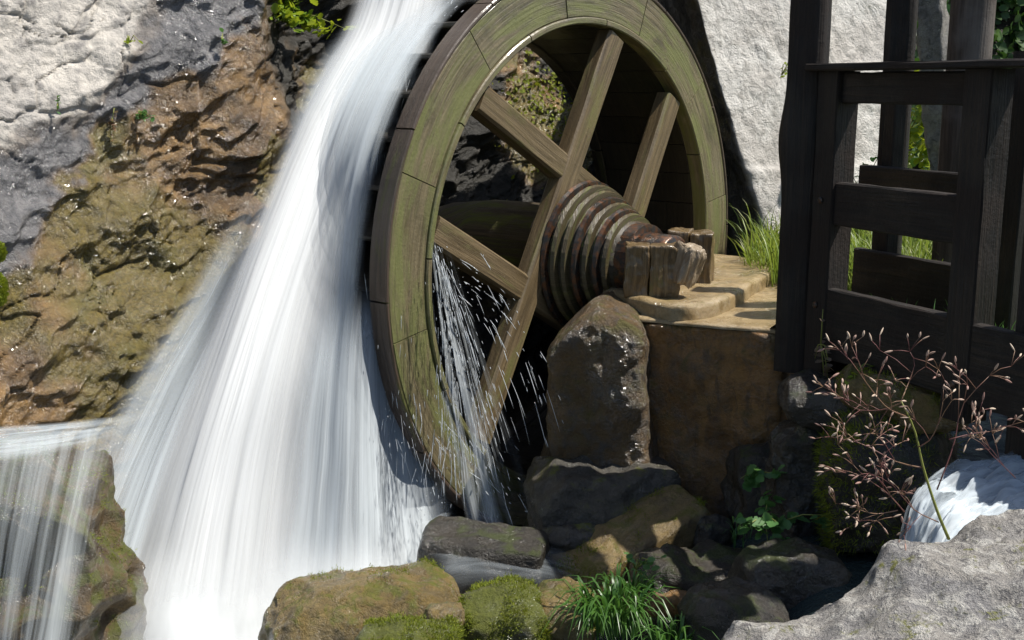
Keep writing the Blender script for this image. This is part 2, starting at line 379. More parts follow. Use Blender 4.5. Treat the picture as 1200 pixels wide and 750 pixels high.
M['ivy'] = leaf_mat('dark_green_leaves', (.02,.055,.012), (.05,.11,.02), (.08,.15,.03), .3)
M['yellow_leaf'] = leaf_mat('yellow_green_leaves', (.16,.28,.02), (.34,.40,.03), (.10,.22,.03), .4)
M['fern'] = leaf_mat('shade_green_leaves', (.06,.16,.04), (.12,.26,.08), (.08,.20,.06), .35)
M['moss_tuft'] = leaf_mat('moss_tuft_green', (.11,.16,.012), (.24,.27,.02), (.16,.19,.015), .3, .8)
M['dead_leaf'] = leaf_mat('withered_leaf', (.16,.11,.07), (.28,.22,.17), (.20,.10,.05), .3)
m = Mat('seed_pod_beige'); rn = m.n('NewGeometry').outputs['Random Per Island']
M['pod'] = m.principled(m.mix(rn, (.30,.16,.13), (.58,.46,.34)), .6)
m = Mat('purple_stem'); M['stem'] = m.principled(m.mix(m.ramp(m.noise(m.coord('World'), 9, 2), .4, .6), (.15,.055,.05), (.24,.14,.08)), .5)
m = Mat('green_stem'); M['gstem'] = m.principled((.22,.24,.05), .5)
M['fall'] = water_mat('white_falling_water', (20,.35), (64,.6), (.88,.905,.915), lo=.40)
M['veil'] = water_mat('thin_falling_water', (13,.35), (44,.6), (.68,.745,.79), lo=.25)  # greyer than the white jet: the wheel's shade put into the water colour
M['ledge_veil'] = water_mat('ledge_veil_water', (11,.3), (40,.6), (.72,.78,.80), lo=-.35)
M['trickle'] = water_mat('ledge_trickle_water', (16,.35), (60,.7), (.82,.88,.90), lo=-.9)
M['casc'] = water_mat('rushing_stream_water', (18,2.2), (60,6), (.72,.80,.86), lo=.1)
m = Mat('water_threads'); M['spray'] = m.principled((.86,.90,.93), .12, Transmission_Weight=.35, IOR=1.33)

# ------------------------------------------------------------------ cliff behind the wheel and the fall
LEAN = .24
def cliff_uv(px, py, a=-1.3):
    """where the sight line of a point of the face meets the cliff's mean plane (t, z)"""
    d = Vector(ray(px, py)); o = Vector((0,0,CAMZ))-C
    LE = LEAN if a == -1.3 else 0.
    k = (a - LE*(o.z+.3) - o.dot(NV))/(d.dot(NV)+LE*d.z); p = o+d*k
    return p.dot(TV), p.z
def polyline_side(t, z, pts):
    """signed distance to a polyline running left to right: positive above it"""
    P = np.array(pts); best = np.full(len(t), 9e9); sg = np.zeros(len(t))
    for (x0, y0), (x1, y1) in zip(P[:-1], P[1:]):
        dx, dy = x1-x0, y1-y0; L2 = dx*dx+dy*dy
        k = np.clip(((t-x0)*dx+(z-y0)*dy)/L2, 0, 1); qx, qy = t-(x0+k*dx), z-(y0+k*dy); d = np.hypot(qx, qy)
        m_ = d < best; best = np.where(m_, d, best); sg = np.where(m_, np.sign(dx*qy-dy*qx), sg)
    return best*sg
tu = np.concatenate([np.arange(-5.2, -1.0, .0095), np.arange(-1.0, 1.0, .02), np.arange(1.0, 1.9, .011), np.arange(1.9, 4.2, .05)])
zu = np.concatenate([np.arange(-2.2, -1.7, .05), np.arange(-1.7, 2.0, .0095), np.arange(2.0, 4.2, .05)])
T_, Z_ = np.meshgrid(tu, zu, indexing='ij'); t, z = T_.ravel(), Z_.ravel()
P0 = np.stack([t, z, 0*t], -1)
warp = np.stack([fbm(P0*1.7, 3), fbm(P0*1.7+9, 4), 0*t], -1)*.12
Q = P0 + warp
# strata dip down to the left: rotate the facet pattern
cr, sr = math.cos(R(28)), math.sin(R(28)); Qr = np.stack([Q[:,0]*cr+Q[:,1]*sr, (-Q[:,0]*sr+Q[:,1]*cr)*1.7, 0*t], -1)
d1, d2, _f, c1 = worley(Qr*1.6+20, 11); f1 = chips(Qr*1.25+20, 12, flat=True); f2 = chips(Qr*3.4+40, 22, flat=True); f3 = chips(Qr*8.5+70, 32, flat=True); f4 = chips(Qr*21+90, 33, flat=True)
masonry = sstep(-.25, .25, polyline_side(t, z, [cliff_uv(-300,250), cliff_uv(0,215), cliff_uv(110,150), cliff_uv(160,40), cliff_uv(260,-120)]) + .12*fbm(P0*3, 8))
rel = .22*f1 + (.085-.045*masonry)*f2 + (.050-.038*masonry)*f3 + (.020-.019*masonry)*f4 - masonry*.022*sstep(.05, 0, np.abs(fbm(P0*np.array([3,4.5,1]), 46, 3)))
rel -= .03*sstep(.05, 0, d2-d1)*sstep(-.1, .3, fbm(P0*1.5, 45))
rel -= .030*sstep(.018, 0, np.abs(fbm(Qr*1.9, 141, 3)))*sstep(-.1, .2, fbm(P0*2+3, 142)) + .016*sstep(.03, 0, np.abs(fbm(Qr*4.6+4, 143, 3)))*sstep(-.1, .2, fbm(P0*3+7, 144))
rel += .07*fbm(P0*1.1, 41) + .010*fbm(Qr*6, 42, 4, .55) + .004*fbm(Q*40, 43, 3, .5) + masonry*(.016*fbm(Q*9, 47, 4, .6)+.008*fbm(Q*30, 48, 3))
back = LEAN*(z+.3) + .28*sstep(-.2, 1.4, z)*0        # leans back with height
foot = .45*sstep(-.9, -2.0, z)                       # bulges at the foot
hump = -.22*np.exp(-(((t-.1)/.9)**4 + ((z-.5)/1.3)**4))   # mossy hump seen through the wheel
a = -1.3 - back + foot*.6 + rel*1.0 + hump
a = np.minimum(a, np.where((t > -2.3) & (t < 2.2), -1.12+.05*fbm(P0*5, 77), 9))
Vc = np.array(C)[None] + t[:,None]*np.array(TV) + a[:,None]*np.array(NV) + z[:,None]*np.array([0,0,1.])
# colour zones: pale dry stone, black stain, ochre seep, moss
nz_ = .10*fbm(P0*3.3, 51, 4) + .05*fbm(Q*13, 52, 4, .6) + .05*f2
sA = polyline_side(t, z, [cliff_uv(-300,250), cliff_uv(0,205), cliff_uv(45,175), cliff_uv(110,150), cliff_uv(130,100), cliff_uv(160,50), cliff_uv(185,0), cliff_uv(300,-200)]) + nz_*1.2
sB = polyline_side(t, z, [cliff_uv(-300,420), cliff_uv(0,325), cliff_uv(80,240), cliff_uv(120,195), cliff_uv(128,150), cliff_uv(178,125), cliff_uv(218,98), cliff_uv(245,55), cliff_uv(278,22), cliff_uv(292,-15), cliff_uv(310,-120)]) + nz_
pale = sstep(-.05, .07, sA); black = sstep(-.03, .04, sB)*(1-pale)
mx, mz_ = cliff_uv(150, 360)
moss = np.clip(sstep(.9, .15, np.hypot((t-mx)*.75+.25*(z-mz_), (z-mz_)*.62)) + .9*fbm(P0*2.6, 61, 5, .6), 0, 1)*(1-pale)*(1-black)
moss = np.maximum(moss, sstep(.25, .5, fbm(P0*2.2+5, 63, 5, .6)+.55*np.exp(-(((t-1.45)/.5)**2+((z-.8)/.6)**2)))*(t > -1.2))
wheel_shade = np.maximum(sstep(-1.05, -.6, t+.25*fbm(P0*2, 64)), 0)*(1-sstep(.25, .5, fbm(P0*2.2+5, 63, 5, .6)+.75*np.exp(-(((t-1.45)/.5)**2+((z-.8)/.6)**2))))  # shade behind the wheel put into the rock colour, sparing the lit moss
m = Mat('cliff_rock'); v = m.coord('World')
big = m.noise(v, 3, 5, .6, .5); mid = m.noise(v, 11, 6, .65, .5); fine = m.noise(v, 55, 5, .7); grit = m.noise(v, 180, 3, .6)
palec = m.mix(m.ramp(mid, .45, .72), m.mix(m.ramp(big, .4, .6), (.48,.45,.41), (.60,.56,.50)), (.27,.255,.24))
blackc = m.mix(m.ramp(mid, .35, .65), (.075,.075,.08), (.17,.165,.165))
ochre = m.mix(m.ramp(big, .38, .62), (.10,.056,.018), (.235,.135,.042)); ochre = m.mix(m.ramp(mid, .45, .70), ochre, (.085,.052,.024))
ochre = m.mix(m.ramp(fine, .5, .75, 0, .6), ochre, (.38,.25,.12))
mossc = m.mix(m.ramp(fine, .35, .65), (.075,.058,.008), (.16,.12,.018)); mossc = m.mix(m.ramp(big, .5, .65, 0, .5), mossc, (.075,.08,.012))
pitc = m.ramp(m.noise(v, 85, 4, .75), .55, .68)
ochre = m.mix(m.math('MULTIPLY', pitc, .6), ochre, (.03,.018,.008)); palec = m.mix(m.math('MULTIPLY', pitc, .45), palec, (.17,.155,.14)); blackc = m.mix(m.math('MULTIPLY', pitc, .5), blackc, (.02,.02,.021))
blackc = m.mix(m.ramp(m.noise(v, 40, 4, .7), .55, .68, 0, .6), blackc, (.26,.25,.24))
c = m.mix(m.attr('pale'), ochre, palec); c = m.mix(m.attr('black'), c, blackc); c = m.mix(m.ramp(m.attr('moss'), .25, .75, 0, .88), c, mossc)
c = m.mix(m.attr('wheel_shade'), c, m.mix(mid, (.012,.011,.009), (.035,.032,.024)))
h = m.math('ADD', m.math('MULTIPLY', mid, .9), m.math('ADD', m.math('MULTIPLY', fine, .5), m.math('MULTIPLY', grit, .2)))
wet = m.math('SUBTRACT', 1., m.attr('pale'))
coat = m.math('MULTIPLY', m.math('MULTIPLY', wet, m.math('SUBTRACT', 1., m.attr('wheel_shade'))), m.ramp(m.noise(v, 5, 4), .35, .6, .35, 1.))
M['cliff'] = m.principled(c, m.ramp(m.attr('pale'), 0, 1, .42, .85), m.bump(h, .65, .05), Coat_Weight=coat, Coat_Roughness=.13, Coat_IOR=1.8, Coat_Normal=m.bump(m.math('ADD', m.noise(v, 26, 2.5, .6), m.math('MULTIPLY', mid, .8)), 1., .06))
tag(mesh('cliff', Vc, gridfaces(len(tu), len(zu)), M['cliff'], None, True, attr=dict(pale=pale, black=black, moss=moss, wheel_shade=wheel_shade)), 'pale grey, black-stained and ochre wet rock face beside the fall', 'cliff', kind='structure')
def cliff_point(px, py):
    """point of the displaced rock face on a sight line (nearest grid vertex)"""
    tt, zz = cliff_uv(px, py)
    for _ in range(4):
        i = min(max(np.searchsorted(tu, tt), 1), len(tu)-1); j = min(max(np.searchsorted(zu, zz), 1), len(zu)-1)
        tt, zz = cliff_uv(px, py, a.reshape(T_.shape)[i, j]+1e-6)
    return Vector(wl(tt, a.reshape(T_.shape)[i, j], zz))

# ------------------------------------------------------------------ ground, bank, pool
def height_sheet(name, xs, ys, fn, mat, label, cat):
    X, Y = np.meshgrid(xs, ys, indexing='ij'); x, y = X.ravel(), Y.ravel()
    o = mesh(name, np.stack([x, y, fn(x, y)], -1), gridfaces(len(xs), len(ys)), mat, None, True)
    return tag(o, label, cat, kind='structure')
def far_grid(lo, hi, step, ext):
    core = np.arange(lo, hi, step); k = np.geomspace(step*3, ext, 16); return np.concatenate([(lo-k)[::-1], core, hi+k])
def bed(x, y):
    P = np.stack([x, y, 0*x], -1)
    z0 = -.35 + 1.0*sstep(.3, 1.6, x)*sstep(5.4, 4.2, y) + .10*fbm(P*2, 90, 4)
    return z0 + .0*x
height_sheet('stream_bed', far_grid(-3, 4, .06, 200), far_grid(1, 8, .06, 200), bed, M['soil'], 'dark stony ground of the stream bed', 'ground')
# the grassy bank behind the timber sluice: its edge follows the front frame
E0, ED = Vector((1.30, 5.05, 0)), Vector((.442, -.897, 0)); EN = Vector((.897, .442, 0))
ss = np.concatenate([np.arange(-3.2, 1.6, .05)]); dd = np.concatenate([np.linspace(-.02, .02, 3), np.geomspace(.06, 60, 50)])
S_, D_ = np.meshgrid(ss, dd, indexing='ij'); s_, d_ = S_.ravel(), D_.ravel()
Pb = np.stack([s_, d_, 0*s_], -1)
zb = 1.33 + .13*sstep(-.35, -.05, s_) + .03*fbm(Pb*3, 95) + .28*sstep(2.2, 6, d_) 
Vb = np.array(E0)[None] + s_[:,None]*np.array(ED) + d_[:,None]*np.array(EN); Vb[:,2] = zb
tag(mesh('bank', Vb, gridfaces(len(ss), len(dd)), M['meadow'], None, True), 'grassy bank behind the black timber sluice frame', 'bank', kind='structure')
# its dark face down to the stream
hs = np.linspace(-.45, 1.36, 60); ss2 = np.arange(-.10, .72, .02)
S_, H_ = np.meshgrid(ss2, hs, indexing='ij'); s_, h_ = S_.ravel(), H_.ravel()
Pb = np.stack([s_, h_, 0*s_], -1); q1, q2, qf, qc = worley(Pb*4.2, 97)
off = .02 + .10*sstep(1.25, .9, h_)*0 + .30*sstep(1.2, 1.0, h_)*0 + .05*qf - .05*sstep(.12, 0, q2-q1) + .05*fbm(Pb*4, 98)
off = off + .42*sstep(.5, -.2, h_)*0 - .06 
Vb = np.array(E0)[None] + s_[:,None]*np.array(ED) - (off[:,None]-.10)*np.array(EN)*(1); Vb[:,2] = h_
tag(mesh('bank_face', Vb, gridfaces(len(ss2), len(hs))[:, ::-1], M['soil'], None, True), 'dark damp stony bank face under the sluice frame', 'bank', kind='structure')

# pool with foam round the foot of the fall
xs, ys = np.arange(-3.6, 1.2, .03), np.arange(2.2, 7.4, .03)
X, Y = np.meshgrid(xs, ys, indexing='ij'); x, y = X.ravel(), Y.ravel(); P = np.stack([x, y, 0*x], -1)
fc = np.array([-1.15, 4.95]); dist = np.hypot((x-fc[0])/1.15, (y-fc[1])/.95)
foam = np.clip(sstep(1.55, .35, dist) + .35*fbm(P*3, 101, 4) + .1, 0, 1)
zz = .01 + .02*fbm(P*5, 103, 4) + .10*np.clip(foam, 0, 1)*(.55+.45*fbm(P*9, 104, 3))
m = Mat('pool_water'); f = m.ramp(m.math('ADD', m.attr('foam'), m.math('MULTIPLY', m.noise(m.coord('World'), 14, 5, .65), .5)), .62, 1.02)
d = m.n('BsdfDiffuse'); m.set(d.inputs[0], (.88,.92,.94)); tl = m.n('BsdfTranslucent'); m.set(tl.inputs[0], (.85,.9,.93))
xx = m.n('MixShader'); xx.inputs[0].default_value = .3; m.t.links.new(d.outputs[0], xx.inputs[1]); m.t.links.new(tl.outputs[0], xx.inputs[2])
p = m.n('BsdfPrincipled'); m.set(p.inputs['Base Color'], (.03,.045,.045)); p.inputs['Roughness'].default_value = .1; m.set(p.inputs['Normal'], m.bump(m.noise(m.coord('World'), 9, 4), .5, .04))
y2 = m.n('MixShader'); m.set(y2.inputs[0], f); m.t.links.new(p.outputs[0], y2.inputs[1]); m.t.links.new(xx.outputs[0], y2.inputs[2]); m.t.links.new(y2.outputs[0], m.out.inputs[0])
M['pool'] = m.m
tag(mesh('pool', np.stack([x, y, zz], -1), gridfaces(len(xs), len(ys)), M['pool'], None, True, attr=dict(foam=foam)), 'churning pool white with foam at the foot of the fall', 'pool', kind='structure')

# ------------------------------------------------------------------ rocks
def cube_sphere(n):
    k = np.linspace(-1, 1, n); U, W = np.meshgrid(k, k, indexing='ij'); u, w_ = U.ravel(), W.ravel(); o = np.ones_like(u)
    V = []; Fc = []
    for ax in range(3):
        for s in (-1, 1):
            p = [None]*3; p[ax] = o*s; p[(ax+1)%3] = u; p[(ax+2)%3] = w_
            V.append(np.stack(p, -1)); f = gridfaces(n, n, len(Fc)*n*n); Fc.append(f if s > 0 else f[:, ::-1])
    V = np.concatenate(V); Fc = np.concatenate(Fc)
    key = np.round(V*1e5).astype(np.int64); _, first, inv = np.unique(key, axis=0, return_index=True, return_inverse=True)
    return V[first], inv.ravel()[Fc]
def rock(name, c, size, mat, label, cat='rock', rot=(0,0,0), seed=1, n=40, boxy=.5, rough=.07, facet=.15, fs=1.8, warp=None, group=None, parent=None, kind=None):
    """a stone: a rounded box (boxy 0 = ball, 1 = box) of half-sizes 'size', broken into facets and roughened"""
    V, Fc = cube_sphere(n)
    L2 = np.linalg.norm(V, axis=1)[:,None]; ball = V/L2
    p = 2+boxy*10; Lp = ((np.abs(V)**p).sum(1)**(1/p))[:,None]
    D = V/Lp*(boxy) + ball*(1-boxy)
    sz = np.array(size); X = D*sz; nrm = ball/sz; nrm /= np.linalg.norm(nrm, axis=1)[:,None]
    ms = sz.mean(); o = np.array([seed*7.3, seed*3.1, seed*1.7])
    qf = chips(X/ms*fs+o, seed); rf = chips(X/ms*fs*2.7+o, seed+9)
    dsp = ms*(facet*qf*1.8 + facet*.6*rf + rough*fbm(X/ms*1.6+o, seed, 4) + rough*.35*fbm(X/ms*7+o, seed+3, 4, .6))
    X = X + nrm*dsp[:,None]
    if warp is not None: X = warp(X)
    Rm = np.array(Euler(tuple(R(r) for r in rot)).to_matrix()); X = X@Rm.T + np.array(c)
    ob = mesh(name, X, Fc, mat, None, True)
    if parent: reparent(ob, parent)
    return tag(ob, label, cat, group, kind)

# bearing pier: a tall boulder and a squared block carrying a slab
def prism_rock(name, outline, z0, z1, mat, label, cat, seed, n=150, rings=46, zn=.008, en=.012, tilt=(0,0), rnd=.015, lean=0.):
    """a slab from a plan outline: gently uneven top, rounded ragged edge, real thickness"""
    P = np.array([(p[0], p[1]) for p in outline]); Q = catmull(np.concatenate([P, P[:1], P[1:2]]), int(n*(len(P)+1)/len(P)))[:n] if len(P) > 6 else None
    if Q is None:
        Lc = np.concatenate([P, P[:1]]); d_ = np.concatenate([[0], np.cumsum(np.linalg.norm(np.diff(Lc, axis=0), axis=1))]); sv = np.linspace(0, d_[-1], n, endpoint=False)
        Q = np.stack([np.interp(sv, d_, Lc[:,0]), np.interp(sv, d_, Lc[:,1])], -1)
    c_ = Q.mean(0); V = []
    for i in range(rings+1):
        k = (i/rings)**.8; xy = c_+(Q-c_)*k*(1-rnd/.4); V.append(np.concatenate([xy, np.full((n,1), z1)], 1))
    for dz, k in ((.25,1-.3*rnd),(.6,1.),(1.,1.)): V.append(np.concatenate([c_+(Q-c_)*k, np.full((n,1), z1-rnd*1.6*dz)], 1))
    ns = max(2, int((z1-z0)/.02))
    for i in range(1, ns+1): V.append(np.concatenate([c_+(Q-c_)*(1-lean*i/ns), np.full((n,1), z1-rnd*1.6-(z1-rnd*1.6-z0)*i/ns)], 1))
    V = np.concatenate(V); m_ = rings+4+ns
    f = np.stack([V[:,0], V[:,1], V[:,2]], -1)
    V[:,2] += zn*fbm(f*5, seed, 4) + zn*.5*chips(f*4, seed+5) + (V[:,0]-c_[0])*tilt[0] + (V[:,1]-c_[1])*tilt[1]
    rad = V[:,:2]-c_; rl = np.linalg.norm(rad, axis=1)[:,None]+1e-6; ring = np.repeat(np.arange(m_), n); wgt = sstep(rings*.8, rings, ring)
    V[:,:2] += rad/rl*(en*(fbm(f*4, seed+1, 4)+.8*chips(f*5, seed+2)+.5*chips(f*12, seed+6)+.4*fbm(f*22, seed+3, 3))*wgt)[:,None]
    i, j = np.meshgrid(np.arange(m_-1), np.arange(n), indexing='ij'); a_ = (i*n+j).ravel(); b_ = (i*n+(j+1)%n).ravel()
    return tag(mesh(name, V, np.stack([a_, a_+n, b_+n, b_], -1), mat, None, True), label, cat)
rock('pier_boulder', (.468, 5.60, .92), (.255, .34, .555), M['boulder'], 'tall rounded brown wet boulder under the axle end', 'boulder', rot=(3,-3,-12), seed=5, n=90, boxy=.86, rough=.06, facet=.045, fs=2.4,
     warp=lambda X: np.stack([X[:,0]*(1+.06*(X[:,2]/-.62)), X[:,1], X[:,2]-.16*sstep(.2, .55, X[:,2])*sstep(.05, -.3, X[:,0])-.05*sstep(.3, .55, X[:,2])*sstep(0, .3, X[:,0])], -1))
BT = 1.40      # top of the squared block
blk = [atz(728,371,BT), atz(919,387,BT), atz(1010,325,BT), atz(960,305,BT), atz(880,308,BT)]
def flat2(l): return [(p.x, p.y) for p in l]
prism_rock('squared_block', flat2(blk), .30, BT-.022, M['pier'], 'squared brown wet stone block beside the tall boulder', 'stone block', 8, n=260, zn=.01, en=.045, lean=.03)
prism_rock('sunlit_block_top', flat2(blk), BT-.020, BT, M['pier_top'], 'thin paler layer as the sunlit top of the squared block', 'slab', 15, n=200, zn=.007, en=.013, rnd=.012)  # same stone as the block; sunlight on its top put into a paler colour
ST = 1.475
slab = [atz(668,322,ST), atz(700,334,ST), atz(745,350,ST), atz(800,358,ST), atz(852,348,ST), atz(886,328,ST), atz(906,312,ST), atz(868,298,ST), atz(800,296,ST), atz(735,300,ST), atz(690,312,ST)]
prism_rock('bearing_slab', flat2(slab), ST-.085, ST, M['pier_top'], 'thin tan wet slab carrying the two bearing blocks', 'slab', 12, n=200, zn=.016, en=.012, rnd=.025)

# lower stones round the pool
rock('grey_footing_rock', at(705,590,5.35), (.36,.30,.26), M['grey_wet'], 'grey wet rock under the tall brown boulder', seed=21, n=46, boxy=.6, facet=.14, rot=(0,0,12))
rock('ramp_stone', at(742,642,4.95), (.37,.18,.12), M['ramp'], 'long sloping brown slab stone above the grass tuft', seed=24, n=46, boxy=.85, facet=.05, rough=.05, rot=(6,-22,24))
rock('sheen_rock', at(676,628,5.05), (.17,.15,.07), M['grey_wet'], 'small wet rock with a blue sheen by the sloping slab', seed=27, n=34, boxy=.4, facet=.16)
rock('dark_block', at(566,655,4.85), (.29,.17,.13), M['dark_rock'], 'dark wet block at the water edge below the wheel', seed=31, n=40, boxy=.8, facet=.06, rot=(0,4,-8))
rock('ochre_boulder', at(428,735,4.35), (.42,.28,.21), M['mossy'], 'ochre glistening boulder in front of the fall', seed=34, n=64, boxy=.35, facet=.10, rough=.07, rot=(0,-9,8))
rock('moss_boulder', at(592,738,4.15), (.20,.20,.17), M['green'], 'green mossy boulder right of the ochre boulder', seed=37, n=50, boxy=.35, facet=.10, rot=(0,-4,0))
rock('two_tone_boulder', at(655,745,4.2), (.13,.20,.20), M['mossy'], 'tan and silver wet boulder beside the long grass', seed=40, n=46, boxy=.5, facet=.12, rot=(0,14,-10))
rock('tan_pebble', at(521,724,3.98), (.075,.06,.045), M['mossy'], 'small tan stone wedged between two mossy boulders', seed=43, n=22, boxy=.5)
rock('low_front_rock', at(480,756,3.8), (.19,.12,.07), M['green'], 'low mossy stone at the very bottom', seed=46, n=30, boxy=.5)
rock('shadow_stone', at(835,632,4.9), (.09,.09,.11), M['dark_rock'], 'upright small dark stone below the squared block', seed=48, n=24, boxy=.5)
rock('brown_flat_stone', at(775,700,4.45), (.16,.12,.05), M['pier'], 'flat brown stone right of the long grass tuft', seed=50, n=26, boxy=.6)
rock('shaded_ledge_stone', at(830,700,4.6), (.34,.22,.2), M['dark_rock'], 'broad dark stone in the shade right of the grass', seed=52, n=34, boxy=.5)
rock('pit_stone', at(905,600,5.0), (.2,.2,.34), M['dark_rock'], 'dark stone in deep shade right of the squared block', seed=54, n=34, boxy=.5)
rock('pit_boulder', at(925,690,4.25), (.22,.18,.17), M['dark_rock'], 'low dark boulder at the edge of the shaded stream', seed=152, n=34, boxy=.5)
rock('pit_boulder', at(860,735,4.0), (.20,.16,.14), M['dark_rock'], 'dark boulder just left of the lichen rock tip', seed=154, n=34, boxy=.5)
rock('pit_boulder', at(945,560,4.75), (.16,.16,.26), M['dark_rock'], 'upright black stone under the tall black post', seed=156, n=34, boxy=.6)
rock('sill_rock', at(1062,462,4.55), (.27,.22,.10), M['mossy'], 'sunlit mossy rock under the lowest board', seed=56, n=44, boxy=.5, facet=.13, rot=(0,8,-30))
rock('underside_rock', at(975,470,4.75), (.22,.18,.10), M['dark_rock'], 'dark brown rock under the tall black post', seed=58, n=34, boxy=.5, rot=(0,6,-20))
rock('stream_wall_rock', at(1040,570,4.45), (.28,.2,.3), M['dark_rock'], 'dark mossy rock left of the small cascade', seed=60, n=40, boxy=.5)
rock('foreground_rock', (1.17, 2.62, .80), (.80, .55, .46), M['lichen_crust'], 'big pale grey lichen-covered rock in the near corner', 'boulder', seed=65, n=130, boxy=.45, facet=.11, rough=.09, rot=(8,-14,14), fs=2.0)
rock('rock_ledge', at(-20,690,4.62), (.62,.46,.62), M['ledge'], 'mossy brown ledge with water running over it', 'rock ledge', seed=70, n=90, boxy=.42, facet=.22, rough=.12, fs=2.2, rot=(0,0,10))

# ------------------------------------------------------------------ masonry wall right of the wheel, leaning stone, hillside
m = Mat('lime_plaster_wall'); v = m.coord('World'); big = m.noise(v, 2.5, 4, .6); mid = m.noise(v, 12, 6, .7, .8); fine = m.noise(v, 60, 5, .7)
c = m.mix(m.ramp(big, .4, .62), (.64,.62,.58), (.52,.49,.45)); c = m.mix(m.ramp(mid, .47, .66, 0, .8), c, (.36,.34,.31)); c = m.mix(m.ramp(m.noise(v, 30, 5, .75, 1), .55, .66, 0, .75), c, (.22,.205,.19))
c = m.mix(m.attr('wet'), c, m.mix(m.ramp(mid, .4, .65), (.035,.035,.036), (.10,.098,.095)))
h = m.math('ADD', m.math('MULTIPLY', mid, 1.), m.math('MULTIPLY', fine, .5))
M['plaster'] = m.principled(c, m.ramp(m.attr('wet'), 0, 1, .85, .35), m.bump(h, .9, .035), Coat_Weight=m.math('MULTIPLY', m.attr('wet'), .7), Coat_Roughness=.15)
# face towards the camera's right; its left end, slanting, runs back into the wheel pit in shade
WA, WDV, WBV = np.array([1.66, 7.5]), np.array([.89, .455]), np.array([-.55, .835]); WNV = np.array([.455, -.89])
zw = np.arange(-1.2, 1.9, .016); uf = np.concatenate([np.linspace(0, .5, 40), np.linspace(.5, 2.5, 140)[1:]]); ue = np.linspace(-1.9, 0, 90)[:-1]
U_, Z2 = np.meshgrid(np.concatenate([ue, uf]), zw, indexing='ij'); u, zr = U_.ravel(), Z2.ravel()
Pw = np.stack([u, zr, 0*u], -1)
ct = -.12*np.clip(zr+.1, -.3, 2.4) + .035*fbm(np.stack([zr*3, 0*zr, 0*zr], -1), 120, 4)
frontm = sstep(-.03, .03, u)
wf = chips(Pw*2.6, 121, flat=True); wf2 = chips(Pw*7, 122, flat=True); wf3 = chips(Pw*19, 129, flat=True)
rel = .03*wf + .008*wf2 - .010*sstep(.25, .6, fbm(Pw*np.array([14,7,1.]), 129, 3)) + .014*fbm(Pw*7, 123, 5, .6) + .006*fbm(Pw*np.array([40,22,1.]), 124, 3)
rel = rel + .035*sstep(-.03, -.05, zr-(.42+.01*fbm(Pw*3, 125)))*frontm
rel = rel - .12*sstep(.92, .95, u+ct+.04*fbm(Pw*4, 126))*sstep(1.05, 1.08, zr+.05*fbm(Pw*4, 127))
UE = 1.18+.46*np.clip(zr, -.3, 2)+.05*fbm(np.stack([zr*4, 0*zr, 0*zr], -1), 133, 3); ext = np.maximum(u-UE, 0); al = ct*np.where(u < 0, 1-sstep(0, .7, -u), 1) + np.minimum(np.maximum(u, 0), UE); bk = np.maximum(-u, 0); bt = -.36*np.clip(zr+.1, -.4, 3); nn = rel*sstep(.2, 0, ext) + bt - ext*2.0
xy = WA[None] + al[:,None]*WDV + bk[:,None]*WBV + np.where(u >= 0, nn, bt)[:,None]*WNV + (rel*(u < 0))[:,None]*np.array([-.835,-.55])
Vw = np.concatenate([xy, (C.z+zr)[:,None]], 1)
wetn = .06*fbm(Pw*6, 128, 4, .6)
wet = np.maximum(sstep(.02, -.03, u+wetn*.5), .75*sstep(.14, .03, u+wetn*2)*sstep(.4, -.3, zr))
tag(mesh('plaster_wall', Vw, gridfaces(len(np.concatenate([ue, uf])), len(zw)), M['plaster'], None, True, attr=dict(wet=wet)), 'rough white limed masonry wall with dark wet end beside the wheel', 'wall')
rock('leaning_stone', at(1096,80,7.15), (.085,.12,.85), M['lichen'], 'tall grey stone slab leaning behind the posts', 'standing stone', rot=(0,-7,-30), seed=131, n=50, boxy=.7, facet=.08)
# steep green hillside behind everything on the right
xs = np.linspace(0, 14, 90); hh = np.linspace(0, 6, 60); X, H = np.meshgrid(xs, hh, indexing='ij'); x, h_ = X.ravel(), H.ravel()
P = np.stack([x, h_, 0*x], -1); rel = .5*fbm(P*.9, 140, 5) + .12*fbm(P*4, 141, 4)
HO, HD, HN = Vector((1.9, 8.6, 1.3)), Vector((.93, .36, 0)), Vector((.36, -.93, 0))
Vh = np.array(HO)[None] + x[:,None]*np.array(HD) + (rel-.35*h_)[:,None]*np.array(HN); Vh[:,2] = 1.3 + h_
tag(mesh('hillside', Vh, gridfaces(len(xs), len(hh)), M['soil'], None, True), 'steep dark hillside overgrown with leaves behind the posts', 'hillside', kind='structure')

# ------------------------------------------------------------------ the water wheel
RO, RI, TH, WD = 1.50, 1.232, .075, .80
wheel = empty('water_wheel', C); tag(wheel, 'big mossy wooden water wheel with clasp arms and heavy axle', 'water wheel')
def felloe(a0, a1, r0, r1, ax0, ax1, n=10, seed=0):
    V, UV, Fc = [], [], []
    ch = .006
    prof = [(r0+ch, ax1), (r1-ch, ax1), (r1, ax1-ch), (r1, ax0+ch), (r1-ch, ax0), (r0+ch, ax0), (r0, ax0+ch), (r0, ax1-ch)]
    cs = [0]
    for k in range(8): q, r_ = prof[k], prof[(k+1)%8]; cs.append(cs[-1]+math.hypot(q[0]-r_[0], q[1]-r_[1]))
    for i in range(n+1):
        q = a0+(a1-a0)*i/n
        for j, (r, ax) in enumerate(prof): V.append(wl(r*math.cos(q), ax, r*math.sin(q))); UV.append((q*1.4+seed, cs[j]+seed*.37))
    for i in range(n):
        for j in range(8): Fc.append((i*8+j, i*8+(j+1)%8, i*8+8+(j+1)%8, i*8+8+j))
    Fc.append(tuple(range(8))); Fc.append(tuple(reversed(range(n*8, n*8+8))))
    return V, Fc, UV
NS = 12
